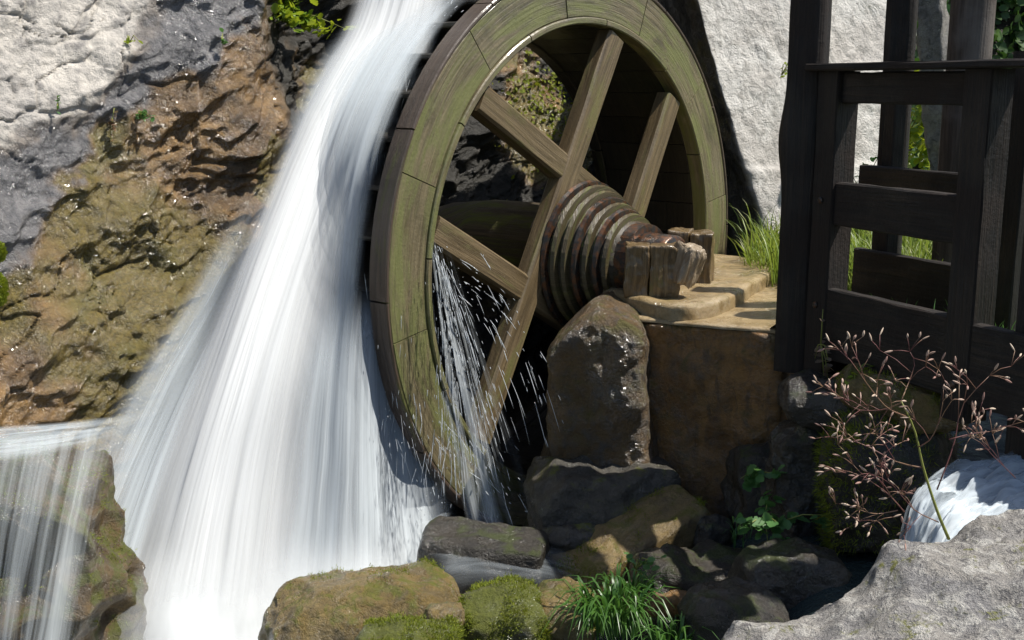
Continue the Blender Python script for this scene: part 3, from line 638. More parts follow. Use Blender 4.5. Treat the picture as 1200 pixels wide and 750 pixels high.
for side, (ax0, ax1, mt) in enumerate(((-TH, 0, 'wheel_wood'), (-WD, -WD+TH, 'dark_wood'))):
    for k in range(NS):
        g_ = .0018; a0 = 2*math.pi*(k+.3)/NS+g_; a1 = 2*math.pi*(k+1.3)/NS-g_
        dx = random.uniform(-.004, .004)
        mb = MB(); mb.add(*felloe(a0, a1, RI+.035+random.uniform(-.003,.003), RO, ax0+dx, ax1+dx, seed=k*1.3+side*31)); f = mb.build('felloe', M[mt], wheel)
    # inner rim lip that laps the felloe joints
    for k in range(NS):
        a0 = 2*math.pi*(k+.8)/NS+.003; a1 = 2*math.pi*(k+1.8)/NS-.003
        mb = MB(); mb.add(*felloe(a0, a1, RI, RI+.0345, ax0-.01, ax1+.012*(1 if side == 0 else 0), seed=k*2.1+side*17)); mb.build('inner_rim', M[mt if side else 'wheel_wood'], wheel)
for k in range(NS):     # thin outer tyre boards, the brown edge of the wheel
    a0 = 2*math.pi*(k+.05)/NS+.003; a1 = 2*math.pi*(k+1.05)/NS-.003
    mb = MB(); mb.add(*felloe(a0, a1, RO+.001, RO+.022, -TH-.035, .004, seed=k*1.9+50)); mb.build('edge_board', M['wheel_edge'], wheel)
NB = 40
for k in range(NB):
    q = 2*math.pi*k/NB; q1 = 2*math.pi*(k+1)/NB-.004
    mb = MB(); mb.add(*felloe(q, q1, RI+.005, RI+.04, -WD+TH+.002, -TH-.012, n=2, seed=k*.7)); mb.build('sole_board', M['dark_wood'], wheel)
    mb = MB(); r0, r1, dq = RI+.045, RO-.01, .16
    p0 = (r0*math.cos(q), r0*math.sin(q)); p1 = (r1*math.cos(q+dq), r1*math.sin(q+dq))
    mid = ((p0[0]+p1[0])/2, (p0[1]+p1[1])/2); tl_ = math.hypot(p1[0]-p0[0], p1[1]-p0[1])
    nrm = Vector(TV*(-(p1[1]-p0[1])) + ZV*(p1[0]-p0[0])).normalized()
    ca = -WD/2
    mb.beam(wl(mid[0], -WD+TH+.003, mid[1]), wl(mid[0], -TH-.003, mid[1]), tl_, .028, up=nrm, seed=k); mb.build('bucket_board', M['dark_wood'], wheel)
for side, (ac, mt, L0) in enumerate(((-.055, 'arm_wood', 1.36),)):
    for ang, off, dz in ((61, .345, 0), (61, -.345, 0), (151, .345, -.006), (151, -.345, -.006)):
        q = R(ang); d = TV*math.cos(q)+ZV*math.sin(q); e = -TV*math.sin(q)+ZV*math.cos(q)
        L = math.sqrt((RI-.002)**2-(abs(off)+.08)**2) if side == 0 else L0
        mb = MB(); mb.beam(C+NV*(ac+dz)+e*off-d*L, C+NV*(ac+dz)+e*off+d*L, .145, .10, up=NV, seg=10, rough=.0025, seed=int(ang+off*10)+side*7, chamf=.014)
        mb.build('arm', M[mt], wheel)
# axle: a thick log, tapering to an iron-shod gudgeon on the bearing
mb = MB(); mb.lathe(C, NV, [(-1.15,.19),(-.95,.24),(-.7,.27),(-.02,.27),(.002,.375),(.025,.38),(.09,.335),(.18,.28),(.28,.225),(.37,.195)], 18, .012); axle = mb.build('axle', M['axle_wood'], wheel, True)
def sub(mb, name, mat, part, smooth=True):
    o = mb.build(name, mat, None, smooth); o.parent = part; return o
for ax, r in ((.012,.392),(.058,.371),(.104,.342),(.150,.312),(.196,.284),(.242,.256),(.286,.234)):
    mb = MB(); mb.lathe(C+NV*ax, NV, [(-.011,r-.03),(-.011,r+.024),(.009,r+.016),(.009,r-.04)], 32); sub(mb, 'iron_band', M['iron' if ax in (.012,.150,.242) else 'band_wood'], axle, False)
mb = MB(); mb.lathe(C+NV*.345, NV, [(-.03,.20),(-.03,.212),(.04,.207),(.04,.19)], 32); sub(mb, 'iron_ring', M['iron'], axle, False)
mb = MB(); mb.lathe(C, NV, [(.36,.168),(.42,.165),(.545,.162),(.555,.15),(.557,.09),(.55,.05)], 28); sub(mb, 'gudgeon', M['iron'], axle)
for k in range(6):
    q = 2*math.pi*(k+.4)/6; r = .31; p = wl(r*math.cos(q), -.06, r*math.sin(q)); d = TV*math.cos(q)+ZV*math.sin(q)
    mb = MB(); mb.beam(p-NV*.11, p+NV*.09, .07, .055, up=d, taper=.8, seed=k+200); mb.build('wedge', M['arm_wood'], wheel)

# ------------------------------------------------------------------ bearing blocks, splintered wedge
def split_block(name, c, size, rz, seed, label):
    t_ = empty(name, c, rz); tag(t_, label, 'bearing block', 'bearing blocks at the axle end')
    rr = random.Random(seed); sx, sy, sz = size; n = 2; x0 = -sx
    for k in range(n):
        wk = 2*sx/n*rr.uniform(.8, 1.2); x1 = min(sx, x0+wk) if k < n-1 else sx
        hgt = 2*sz+rr.uniform(-.012, .012)
        V, Fc = cube_sphere(26); p = 36; D = V/((np.abs(V)**p).sum(1)**(1/p))[:,None]
        X = D*np.array([(x1-x0)/2-.0015, sy+rr.uniform(-.012,.012), hgt/2]); 
        X = X + D*(.012*fbm(X*14+seed+k*5, seed, 5)+.012*chips(X*np.array([16,16,7.])+k*3, seed))[:,None] + np.array([1.,0,0])*(.006*fbm(X*np.array([60,60,6.])+k, seed+k))[:,None]
        X = X + np.array([(x0+x1)/2, 0, hgt/2])
        o = mesh('split_piece', X, Fc, M['block_wood'], t_, True, uv=np.stack([X[:,2], X[:,0]+X[:,1]], -1)); x0 = x1
    return t_
G = C+NV*.50
b1 = G-TV*.215; b2 = G+TV*.255
TOPZ = 1.462
split_block('bearing_block', (b1.x+.045, b1.y-.03, TOPZ), (.135, .10, .13), R(-8), 3, 'square brown wooden bearing block in front of the axle end')
split_block('bearing_block', (b2.x+.0, b2.y, TOPZ), (.115, .10, .145), R(-15), 9, 'darker wooden bearing block behind the axle end')
V, Fc = cube_sphere(26); X = V/((np.abs(V)**5).sum(1)**(1/5))[:,None]*np.array([.062,.065,.095])
qf = chips(X*np.array([20,20,5.]), 301); X = X + V*(.035*qf+.010*fbm(X*np.array([60,60,10.]), 302))[:,None]; X = X@np.array(Euler((R(8),R(14),R(20))).to_matrix()).T + np.array(at(806,312,5.62))
tag(mesh('splintered_wedge', X, Fc, M['splinter'], None, True, uv=np.stack([X[:,2], X[:,0]+X[:,1]], -1)), 'pale splintered wooden wedge between the two bearing blocks', 'wedge')

# ------------------------------------------------------------------ black timber sluice frame
def fr(s, d, z): 
    p = E0 + ED*s + EN*d; return Vector((p.x, p.y, z))
def zat(px, py, s, d):
    """height at which a frame point shows at image row py"""
    p = fr(s, d, 0); dd_ = ray(px, py); k = p.y/dd_[1]; return CAMZ + dd_[2]*k
def timber(mb, a, b, wd, th, up=(0,0,1), seed=0): return mb.beam(a, b, wd, th, up=up, seg=8, rough=.0018, seed=seed, chamf=.006)
front = empty('sluice_gate', fr(.3, 0, 1.3)); tag(front, 'black tarred timber sluice frame with top plank, rails and two posts', 'sluice gate')
s0, s1 = .15, .93
zt = zat(960, 80, s0, 0); zb_ = 1.02
def postbm(s, d, z0, z1, w_, t_, seed): return timber(MB(), fr(s, d, z0), fr(s, d, z1), w_, t_, up=EN, seed=seed)
postbm(s0, 0, zat(940,440,s0,0), zt-.012, .125, .12, 401).build('post', M['black_wood'], front)
postbm(s1, 0, zat(1150,490,s1,0), zt-.012, .125, .12, 402).build('post', M['black_wood'], front)
timber(MB(), fr(s0-.10, 0, zt+.004), fr(s1+.5, 0, zt+.004), .20, .03, seed=403).build('top_plank', M['black_wood'], front)
zc = zat(1000, 103, s0+.1, 0)
timber(MB(), fr(s0+.062, .01, zc), fr(s1-.062, .01, zc), .09, .125, seed=404).build('cross_beam', M['black_wood'], front)
z1_, z2_ = zat(985,212,s0,-.02), zat(985,262,s0,-.02)
timber(MB(), fr(s0+.062, -.02, (z1_+z2_)/2), fr(s1-.062, -.02, (z1_+z2_)/2), .045, z1_-z2_, seed=405).build('rail', M['black_wood'], front)
z3_, z4_ = zat(978,335,s0,-.03), zat(978,416,s0,-.03)
timber(MB(), fr(s0+.062, -.03, (z3_+z4_)/2), fr(s1-.062, -.03, (z3_+z4_)/2), .05, z3_-z4_, seed=406).build('retaining_board', M['black_wood'], front)
timber(MB(), fr(s1+.063, -.03, (z3_+z4_)/2-.01), fr(s1+.7, -.03, (z3_+z4_)/2-.01), .05, z3_-z4_, seed=407).build('retaining_board', M['black_wood'], front)
for (s, zz_) in ((s0, z1_-.08), (s0, z3_-.08), (s1, z3_-.25)):
    MB().lathe(fr(s, -.061, zz_), -EN, [(0,.014),(.008,.014),(.012,.008)], 10).build('bolt', M['iron'], front)
# tall post against the frame, with a bark knot
def logpost(name, px0, px1, Y, ztop, zbot, mat, label, seed, knot=None, square=True, group='tall posts of the flume'):
    b = at((px0+px1)/2, 60, Y); wd = (px1-px0)/F*Y*1.02
    V, Fc, UV = [], [], []; nr, ns = 16, 60; 
    for i in range(ns+1):
        z_ = zbot+(ztop-zbot)*i/ns
        for j in range(nr):
            q = 2*math.pi*j/nr; pw = 6 if square else 2.4
            r = (wd/2)/((abs(math.cos(q))**pw+abs(math.sin(q))**pw)**(1/pw)); V.append([r*math.cos(q), r*math.sin(q), z_]); UV.append((z_+seed, j/nr*wd*4))
    V = np.array(V); k = fbm(np.stack([V[:,0]*20+seed, V[:,1]*20, V[:,2]*2.2], -1), seed, 3); V[:,:2] *= (1+.07*k)[:,None]
    if knot:
        kz, kq, ka = knot; dq = np.arctan2(V[:,1], V[:,0])-kq; dq = (dq+np.pi)%(2*np.pi)-np.pi
        V[:,:2] *= (1+ka*np.exp(-((V[:,2]-kz)/.14)**2-(dq/.8)**2))[:,None]
    for i in range(ns):
        for j in range(nr): Fc.append((i*nr+j, i*nr+(j+1)%nr, (i+1)*nr+(j+1)%nr, (i+1)*nr+j))
    Fc.append(tuple(range(ns*nr, (ns+1)*nr)))
    Rz = np.array(Matrix.Rotation(R(-26), 3, 'Z')); V = V@Rz.T + np.array([b.x, b.y, 0])
    o = mesh(name, V, Fc, mat, None, False, uv=UV); o.data.polygons.foreach_set('use_smooth', np.ones(len(o.data.polygons), bool))
    return tag(o, label, 'post', group)
logpost('tall_post', 927, 969, 5.05, 2.98, zat(940,438,.1,0), M['black_wood'], 'tall black post rising above the frame beside the pier', 411, knot=(zat(930,165,.1,0), R(180), .34))
logpost('tall_post', 1038, 1070, 5.75, 3.02, 1.3, M['black_wood'], 'slim dark tall post behind the top plank', 412)
logpost('tall_post', 1112, 1160, 5.45, 3.0, 1.3, M['log_wood'], 'weathered brown tall log post with grey streaks', 413, square=False)
# second frame behind
back_f = empty('rear_railing', fr(.3, .6, 1.4)); tag(back_f, 'smaller dark timber frame standing behind the sluice gate', 'railing')
db = .62
def zb2(px, py, s): return zat(px, py, s, db)
# find s for given px at depth offset db
def s_for(px, d):
    lo, hi = -2., 2.
    for _ in range(50):
        md = (lo+hi)/2; p = fr(md, d, 1.9); q = 600+F*p.x/(p.y*cP-(p.z-CAMZ)*sP)
        if q < px: lo = md
        else: hi = md
    return md
sa, sb = s_for(1008, db), s_for(1175, db)
sp_ = s_for(1031, db)
postbm(sp_, db+.06, 1.35, zb2(1031,112,sp_), .07, .075, 421).build('post', M['black_wood'], back_f)
za, zb3 = zb2(1008,193,sa), zb2(1008,220,sa)
timber(MB(), fr(sa, db, (za+zb3)/2), fr(sb, db, (za+zb3)/2), .045, za-zb3, seed=422).build('rail', M['black_wood'], back_f)
za, zb3 = zb2(1004,290,sa), zb2(1004,345,sa)
timber(MB(), fr(sa, db, (za+zb3)/2), fr(sb, db, (za+zb3)/2), .05, za-zb3, seed=423).build('rail', M['black_wood'], back_f)
postbm(sb+.05, db+.02, 1.3, zb2(1180,60,sb), .10, .10, 424).build('post', M['black_wood'], back_f)
# dark upright and the outer post at the right edge
rp = empty('sluice_post', fr(1.18, .02, 1.0)); tag(rp, 'dark sluice post cut by the right edge', 'post')
postbm(1.20, .06, .75, zt-.012, .13, .13, 431).build('shaft', M['black_wood'], rp)
# wooden flume feeding the wheel, above the wheel's head
fl = empty('wooden_flume', wl(.6, -.42, 1.62)); tag(fl, 'wooden flume trough pouring water over the wheel head', 'flume')
MB().beam(wl(-.25, -.42, 1.68), wl(1.7, -.42, 1.70), .62, .05, seg=6, rough=.002, seed=441).build('floor_board', M['dark_wood'], fl)
for sgn in (-1, 1): MB().beam(wl(-.25, -.42+sgn*.34, 1.82), wl(1.7, -.42+sgn*.34, 1.84), .05, .33, seg=6, rough=.002, seed=442+sgn).build('side_board', M['dark_wood'], fl)

# ------------------------------------------------------------------ water
def stream(lines, nu, nv):
    """surface through streamlines given as lists of points, left to right"""
    rows = np.array([catmull(l, nv) for l in lines]); k = np.linspace(0, len(lines)-1, nu); res = np.zeros((nu, nv, 3))
    for j in range(nv): res[:, j] = catmull(rows[:, j], nu) if len(lines) > 2 else np.array([rows[0, j]*(1-q)+rows[1, j]*q for q in np.linspace(0, 1, nu)])
    return res
def sheets(name, lines, mat, label, cat, layers, dens, depth=.08, nu=60, nv=70, seed=0, wob=.03, rip=0.):
    base = stream(lines, nu, nv); V, Fc, UV, DN = [], [], [], []
    uu, vv = np.meshgrid(np.linspace(0, 1, nu), np.linspace(0, 1, nv), indexing='ij')
    wid = np.linalg.norm(base[-1]-base[0], axis=-1).mean(); ln = np.linalg.norm(np.diff(base[nu//2], axis=0), axis=1).sum()
    for k in range(layers):
        o = (k-(layers-1)/2)/max(layers-1, 1)*2
        P = np.stack([uu.ravel()*6, vv.ravel()*1.2, 0*uu.ravel()+k*3.3], -1)
        n1 = fbm(P, seed+k, 3).reshape(nu, nv); n2 = fbm(P*2.2+5, seed+k+40, 3).reshape(nu, nv)
        X = base.copy(); X[..., 1] += (o*depth + wob*n1)*(.4+.6*vv) ; X[..., 0] += wob*.7*n2*(.3+.7*vv) + .02*o
        if rip: X[..., 2] += rip*(fbm(P*np.array([2.6,6.,1]), seed+k+80, 4).reshape(nu, nv)+.5*np.abs(fbm(P*np.array([5.,9.,1]), seed+k+90, 3).reshape(nu, nv)))
        d = dens(uu, vv, o)*(1+.25*n2)
        off = len(V)*nu*nv; V.append(X.reshape(-1, 3)); Fc.append(gridfaces(nu, nv, off)); UV.append(np.stack([uu.ravel()*wid+k*1.37, vv.ravel()*ln+k*.61], -1)); DN.append(np.clip(d, 0, 1).ravel())
    o = mesh(name, np.concatenate(V), np.concatenate(Fc), mat, None, True, uv=np.concatenate(UV), attr=dict(dens=np.concatenate(DN)))
    return tag(o, label, cat, kind='stuff')
def L(*pts): return [np.array(at(*p)) for p in pts]
edge = lambda u, a=.25, b=.25: sstep(0, a, u)*sstep(1, 1-b, u)
# main jet
main = [L((432,-60,5.95),(405,30,5.82),(345,150,5.6),(285,290,5.35),(228,430,5.15),(170,570,4.98),(105,760,4.78)),
        L((458,-60,5.90),(435,30,5.78),(378,150,5.5),(320,290,5.25),(275,430,5.05),(230,570,4.9),(185,760,4.72)),
        L((492,-60,5.85),(472,30,5.72),(415,150,5.5),(362,290,5.25),(322,430,5.05),(290,570,4.92),(255,760,4.75)),
        L((535,-60,5.85),(520,30,5.75),(470,150,5.5),(425,290,5.2),(400,430,5.08),(385,570,5.0),(380,760,4.9))]
sheets('main_waterfall', main, M['fall'], 'broad white jet of water falling beside the wheel', 'waterfall', 6,
       lambda u, v, o: edge(u, .36, .55)*(.92+.06*v)*(1-.2*abs(o)), depth=.10, nu=70, nv=80, seed=500)
# grey veil streaming over the buckets and off the wheel's rim
def rimline(ax, a0, spread):
    pts = [wl(1.57*math.cos(R(q)), ax, 1.57*math.sin(R(q))) for q in (a0, a0+14, a0+28, a0+42, 172)]
    return [np.array(p) for p in pts] + [np.array(wl(-1.60, ax, -.35)), np.array(wl(-1.60+spread*.5, ax, -.9)), np.array(wl(-1.60+spread, ax, -1.62))]
sheets('rim_water_veil', [rimline(-.80, 112, .0), rimline(-.55, 112, .06), rimline(-.3, 114, .16), rimline(-.115, 116, .34)], M['veil'], 'grey veil of water streaming off the wheel rim', 'waterfall', 4,
       lambda u, v, o: (.50+.12*v)*sstep(0, .25, v)*edge(u, .35, .1), depth=.05, nu=60, nv=80, seed=530)
veil = [L((372,330,5.05),(345,450,5.0),(322,600,4.95),(300,760,4.85)), L((400,330,5.1),(388,450,5.05),(376,600,5.0),(350,760,4.9)), L((430,330,5.12),(428,450,5.1),(425,600,5.05),(420,735,5.0)),
        L((460,340,5.3),(470,450,5.3),(478,600,5.3),(482,715,5.25)), L((478,340,5.4),(502,450,5.4),(532,600,5.4),(545,690,5.4))]
sheets('lower_water_veil', veil, M['veil'], 'pale veil of falling water below the wheel rim', 'waterfall', 4,
       lambda u, v, o: edge(u, .22, .2)*(.46+.3*v)*sstep(0, .25, v), depth=.10, nu=60, nv=70, seed=545)
# mist thrown up at the foot
mst = [L((130,660,4.72),(125,710,4.66),(120,790,4.6)), L((200,620,4.78),(200,690,4.7),(200,790,4.62)), L((280,610,4.85),(290,690,4.8),(300,790,4.7)), L((400,610,4.95),(400,680,4.9),(400,770,4.8)), L((505,610,5.05),(510,670,5.0),(515,730,4.95))]
M['mist'] = water_mat('foot_mist', (3,1.2), (7,2.5), (.90,.94,.96), lo=.35)
sheets('foot_mist', mst, M['mist'], 'white mist rising where the fall strikes the pool', 'mist', 4, lambda u, v, o: edge(u, .25, .25)*.5*sstep(0, .7, v), depth=.16, nu=40, nv=30, seed=570)
# thin left veil over the brown rock
lv = [L((290,215,5.9),(225,330,5.6),(150,450,5.2),(75,590,4.85),(-10,770,4.55)),
      L((330,190,5.8),(265,330,5.5),(200,450,5.15),(140,590,4.85),(75,770,4.6)),
      L((365,170,5.7),(300,330,5.4),(245,450,5.1),(195,590,4.9),(150,770,4.7))]
sheets('thin_left_veil', lv, M['veil'], 'thin transparent streaks of water left of the white jet', 'waterfall', 3,
       lambda u, v, o: edge(u, .5, .15)*(.24+.42*v)*sstep(0, .25, v), depth=.06, nu=50, nv=60, seed=560)
# trickles over the mossy ledge
lt = [L((-60,520,4.25),(-75,600,4.12),(-95,780,4.05)), L((20,515,4.25),(5,600,4.12),(-20,780,4.05)), L((90,505,4.3),(70,600,4.15),(40,780,4.05)), L((150,495,4.45),(130,600,4.25),(100,780,4.1))]
sheets('ledge_trickles', lt, M['ledge_veil'], 'thin trickles running down the mossy ledge', 'trickle', 2, lambda u, v, o: (.26+.3*v)*sstep(1, .8, u), depth=.02, nu=50, nv=40, seed=580, wob=.02)
fw = [L((-90,548,4.2),(20,540,4.2),(90,525,4.24),(150,508,4.36)), L((-90,525,4.5),(10,512,4.6),(80,503,4.65),(170,492,4.75)), L((-90,510,4.8),(0,498,4.9),(70,494,4.95),(190,480,5.0))]
sheets('ledge_flow', fw, M['casc'], 'white water rushing along the top of the mossy ledge', 'stream', 2, lambda u, v, o: edge(u, .2, .25)*.4*sstep(1, .55, v), depth=.015, nu=36, nv=50, seed=590, wob=.015)
# threads and drops thrown out of the wheel
def threads(name, specs, label):
    mb = MB(); rr = random.Random(611)
    for (p0, p1, sag, n, rad, spread) in specs:
        for k in range(n):
            a_, b_ = rr.random(), rr.random()
            q0 = Vector(p0)+Vector((rr.gauss(0, spread[0]), rr.gauss(0, .05), rr.gauss(0, spread[0]))); q1 = Vector(p1)+Vector((rr.gauss(0, spread[1]), rr.gauss(0, .08), rr.gauss(0, spread[1]*.5)))
            t0 = rr.uniform(0, .75); t1 = min(1, t0+rr.choice((.008,.012,.015,.02,.03,.05,.08,.14))); pts = []
            for i in range(6):
                t_ = t0+(t1-t0)*i/5; p = q0.lerp(q1, t_); p.z += sag*4*t_*(1-t_); pts.append(p)
            r_ = rad*rr.uniform(.5, 1.5); mb.tube(pts, [r_*.3, r_*.8, r_, r_, r_*.8, r_*.3], 4)
    o = mb.build(name, M['spray'], None, True); return tag(o, label, 'spray', kind='stuff')
threads('wheel_spray', [(at(513,290,5.18), at(590,640,5.1), .10, 230, .0014, (.02,.11)), (at(520,330,5.2), at(540,640,5.15), .05, 170, .0014, (.03,.08)), (at(540,320,5.25), at(660,600,5.15), .22, 90, .0011, (.05,.12)),
                       (at(500,500,5.1), at(520,680,5.05), .02, 90, .0013, (.10,.10)), (at(540,500,5.2), at(620,660,5.1), .05, 90, .0011, (.10,.12))], 'bright threads and drops of water flung out of the wheel')
threads('jet_droplets', [(at(480,60,5.6), at(400,560,5.1), .1, 40, .0012, (.10,.15)), (at(560,-15,6.0), at(500,60,5.8), 0, 60, .0014, (.12,.1)), (at(450,350,5.2), at(470,650,5.1), .0, 120, .0012, (.12,.14))], 'fine bright droplets round the falling water')
iv = [L((508,285,5.2),(515,390,5.15),(530,500,5.12),(560,650,5.08)), L((514,280,5.2),(535,390,5.16),(562,500,5.12),(600,640,5.1)), L((518,285,5.22),(552,370,5.2),(590,480,5.15),(640,620,5.1))]
sheets('wheel_outflow', iv, M['trickle'], 'narrow fan of water spilling from inside the wheel rim', 'waterfall', 2, lambda u, v, o: edge(u, .1, .7)*(.8-.4*v)*sstep(0, .06, v), depth=.02, nu=36, nv=50, seed=620, wob=.015)
# water round the dark block and the small cascade on the right
iw = [L((520,700,4.5),(560,690,4.6),(640,690,4.6),(680,700,4.55)), L((500,640,4.75),(560,655,4.68),(640,668,4.68),(690,680,4.65)), L((520,612,4.95),(580,622,4.95),(650,640,4.9),(700,660,4.85))]
sheets('block_overflow', iw, M['casc'], 'thin water washing over the dark block', 'stream', 1, lambda u, v, o: edge(u, .3, .3)*.2*edge(v, .2, .3), nu=30, nv=40, seed=630, wob=.02)
cw = [L((1330,520,4.1),(1230,532,4.05),(1160,540,4.0),(1105,552,3.96),(1070,585,3.92),(1056,640,3.88),(1046,690,3.86)),
      L((1330,560,3.8),(1230,570,3.78),(1170,582,3.74),(1125,602,3.7),(1098,632,3.68),(1082,668,3.66),(1072,710,3.65)),
      L((1330,620,3.5),(1240,630,3.5),(1190,640,3.5),(1150,660,3.48),(1125,684,3.47),(1110,710,3.46),(1100,740,3.45))]
sheets('small_cascade', cw, M['casc'], 'small bluish white cascade beside the lichen rock', 'cascade', 3, lambda u, v, o: edge(u, .12, .05)*.7, depth=.03, nu=90, nv=110, seed=640, wob=.05, rip=.06)
# dark stream below it, running to the pool
xs, ys = np.arange(.2, 2.6, .03), np.arange(2.6, 4.9, .03); X, Y = np.meshgrid(xs, ys, indexing='ij'); x, y = X.ravel(), Y.ravel(); P = np.stack([x, y, 0*x], -1)
zz = .22 + .42*sstep(.5, 1.3, x) + .008*fbm(P*6, 651, 4); fo = np.clip(.55*np.exp(-(((x-1.30)/.25)**2+((y-3.75)/.3)**2))+.18*fbm(P*4, 652, 4)+.14, 0, 1)
tag(mesh('stream', np.stack([x, y, zz], -1), gridfaces(len(xs), len(ys)), M['pool'], None, True, attr=dict(foam=fo)), 'dark stream running left from the small cascade', 'stream', kind='structure')

# ------------------------------------------------------------------ plants
def blades(mb, base, n, h, spread, lean, wd, rr, droop=.5, dirb=None):
    for k in range(n):
        q = rr.uniform(0, 2*math.pi); r = spread*math.sqrt(rr.random()); b = Vector(base)+Vector((r*math.cos(q), r*math.sin(q)*.7, 0))
        hh_ = h*rr.uniform(.5, 1.1); q2 = q+rr.gauss(0, .8); dr = Vector((math.cos(q2), math.sin(q2), 0))*(lean*rr.uniform(.3, 1.2))
        if dirb: dr += Vector(dirb)*rr.uniform(.3, 1)*lean
        side = Vector((-dr.y, dr.x, 0)); side = side.normalized() if side.length > 1e-5 else Vector((1,0,0)); side = (side+Vector((rr.gauss(0,.4), rr.gauss(0,.4), 0))).normalized()
        V, Fc = [], []
        ns = 5
        for i in range(ns+1):
            t_ = i/ns; p = b + Vector((0,0,hh_))*(t_-droop*t_**3) + dr*hh_*t_**1.8; w_ = wd*(1-t_**2.2)*.5*(.6+.4*min(1, t_*4))
            V += [p-side*w_, p+side*w_]
        for i in range(ns): Fc.append((2*i, 2*i+1, 2*i+3, 2*i+2))
        mb.add(V, Fc)
rr = random.Random(3)
def tuft(name, base, n, h, spread, lean, wd, mat, label, cat='grass', group=None, **k):
    mb = MB(); blades(mb, base, n, h, spread, lean, wd, rr, **k); o = mesh(name, mb.v, mb.f, mat, None, True); return tag(o, label, cat, group)
tuft('grass_tuft', at(714,742,4.05), 150, .44, .11, .5, .012, M['grass_dark'], 'long drooping dark green grass tuft between the boulders', droop=.75, dirb=(-.15,-.5,0))
tuft('grass_tuft', at(738,700,4.2), 60, .20, .09, .7, .010, M['grass_dark'], 'shorter leafy grass clump above the long tuft', droop=.5, dirb=(.2,-.3,0))
tuft('grass_tuft', at(785,760,3.9), 60, .24, .08, .7, .010, M['grass_dark'], 'low grass tuft right of the long one at the bottom', droop=.7, dirb=(-.1,-.4,0))
tuft('grass_tuft', at(806,752,4.0), 26, .14, .08, .8, .008, M['grass_dark'], 'few bent grass blades beside the dark stone', droop=.6)
tuft('grass_tuft', at(868,640,4.75), 14, .20, .06, .7, .005, M['fern'], 'thin single grass stalks in the shade', droop=.6)
# meadow grass beyond the frames
mb = MB()
for k in range(5200):
    px = rr.uniform(885, 1215); d_ = rr.uniform(.55, 2.2)*1.0; s_ = rr.uniform(-2.9, .6); p = fr(s_, rr.uniform(.75, 3.2), 1.33)
    q = 600+F*p.x/(p.y*cP-(p.z-CAMZ)*sP)
    if 880 < q < 1230: blades(mb, p, 5, rr.uniform(.22, .60), .06, .4, .010, rr, droop=.3)
tag(mesh('meadow_grass', mb.v, mb.f, M['grass'], None, True), 'tall sunlit grass beyond the timber frames', 'grass', kind='stuff')
mb = MB()
for k in range(70):
    p = fr(rr.uniform(.15, .9), rr.uniform(.05, .5), 1.46); blades(mb, p, 3, rr.uniform(.06, .22), .04, .35, .006, rr, droop=.2)
tag(mesh('bank_grass', mb.v, mb.f, M['fern'], None, True), 'sparse grass between the two timber frames', 'grass', kind='stuff')
def leaf(mb, p, d, up, ln, wd, lob=3, fold=.25):
    d = Vector(d).normalized(); s = d.cross(Vector(up)).normalized(); u = s.cross(d)
    V = [Vector(p)]; n = 4*lob
    ed = []
    for i in range(n+1):
        t_ = i/n; w_ = math.sin(math.pi*min(1, t_*.92+.06))**.8*(1-.28*(i%4 in (0,)) )
        ed.append((t_, w_))
    l_ = [Vector(p)+d*(ln*t_)+s*(wd*w_*.5)+u*(fold*wd*w_*.5) for t_, w_ in ed]; r_ = [Vector(p)+d*(ln*t_)-s*(wd*w_*.5)+u*(fold*wd*w_*.5) for t_, w_ in ed]; c_ = [Vector(p)+d*(ln*t_) for t_, w_ in ed]
    V = l_+c_+r_; m_ = n+1; Fc = []
    for i in range(n): Fc += [(i, i+1, m_+i+1, m_+i), (m_+i, m_+i+1, 2*m_+i+1, 2*m_+i)]
    mb.add(V, Fc)
def leafy(name, c, n, spread, ls, mat, label, cat='plant', out=(.5,-.6,.3), stems=8, group=None, stemmat=None):
    root = empty(name, c); tag(root, label, cat, group)
    st, lf = MB(), MB()
    tips = []
    for k in range(stems):
        e = Vector((rr.gauss(0, spread[0]), rr.gauss(0, spread[1]), rr.gauss(0, spread[2]))) + Vector(out)*spread[0]*.8
        b = Vector(c); md = b+e*.5+Vector((0,0,.03)); st.tube([b, md, b+e], [.003,.0025,.0015], 5); tips.append((b, e))
    for k in range(n):
        b, e = rr.choice(tips); p = b+e*rr.uniform(.35, 1.1)+Vector((rr.gauss(0,.4)*spread[0]*.5, rr.gauss(0,.4)*spread[1]*.5, rr.gauss(0,.4)*spread[2]*.5))
        d = Vector(out)+Vector((rr.gauss(0,.6), rr.gauss(0,.5), rr.gauss(0,.6))); s_ = ls*rr.uniform(.6, 1.25); leaf(lf, p, d, (rr.gauss(0,.4), rr.gauss(-.3,.4), 1), s_, s_*.85, 3)
    o = st.build('stem', stemmat or M['gstem'], None, True); reparent(o, root); o['kind'] = 'stuff'
    o = mesh('leaves', lf.v, lf.f, mat, None, True); reparent(o, root); o['kind'] = 'stuff'
    return root
cp = cliff_point
def outc(px, py, k=.03): p = cp(px, py); return p + NV*k
leafy('rock_plant', outc(330,16), 320, (.13,.09,.085), .05, M['yellow_leaf'], 'bushy yellow-green plant hanging on the rock at the top', stems=16)
leafy('rock_plant', outc(160,139), 22, (.03,.02,.014), .028, M['fern'], 'small bright green tuft in the dark rock cleft', stems=6, group='small rock plants')
leafy('rock_plant', outc(257,52), 12, (.014,.01,.022), .026, M['fern'], 'tiny green plant below the yellow bush', stems=4, group='small rock plants')
leafy('rock_plant', outc(148,50), 14, (.03,.02,.012), .022, M['yellow_leaf'], 'tiny flat green sprig on the pale stone', stems=4, group='small rock plants')
leafy('rock_plant', outc(65,127), 8, (.008,.008,.02), .02, M['fern'], 'single thin sprig on the pale stone face', stems=3, group='small rock plants')
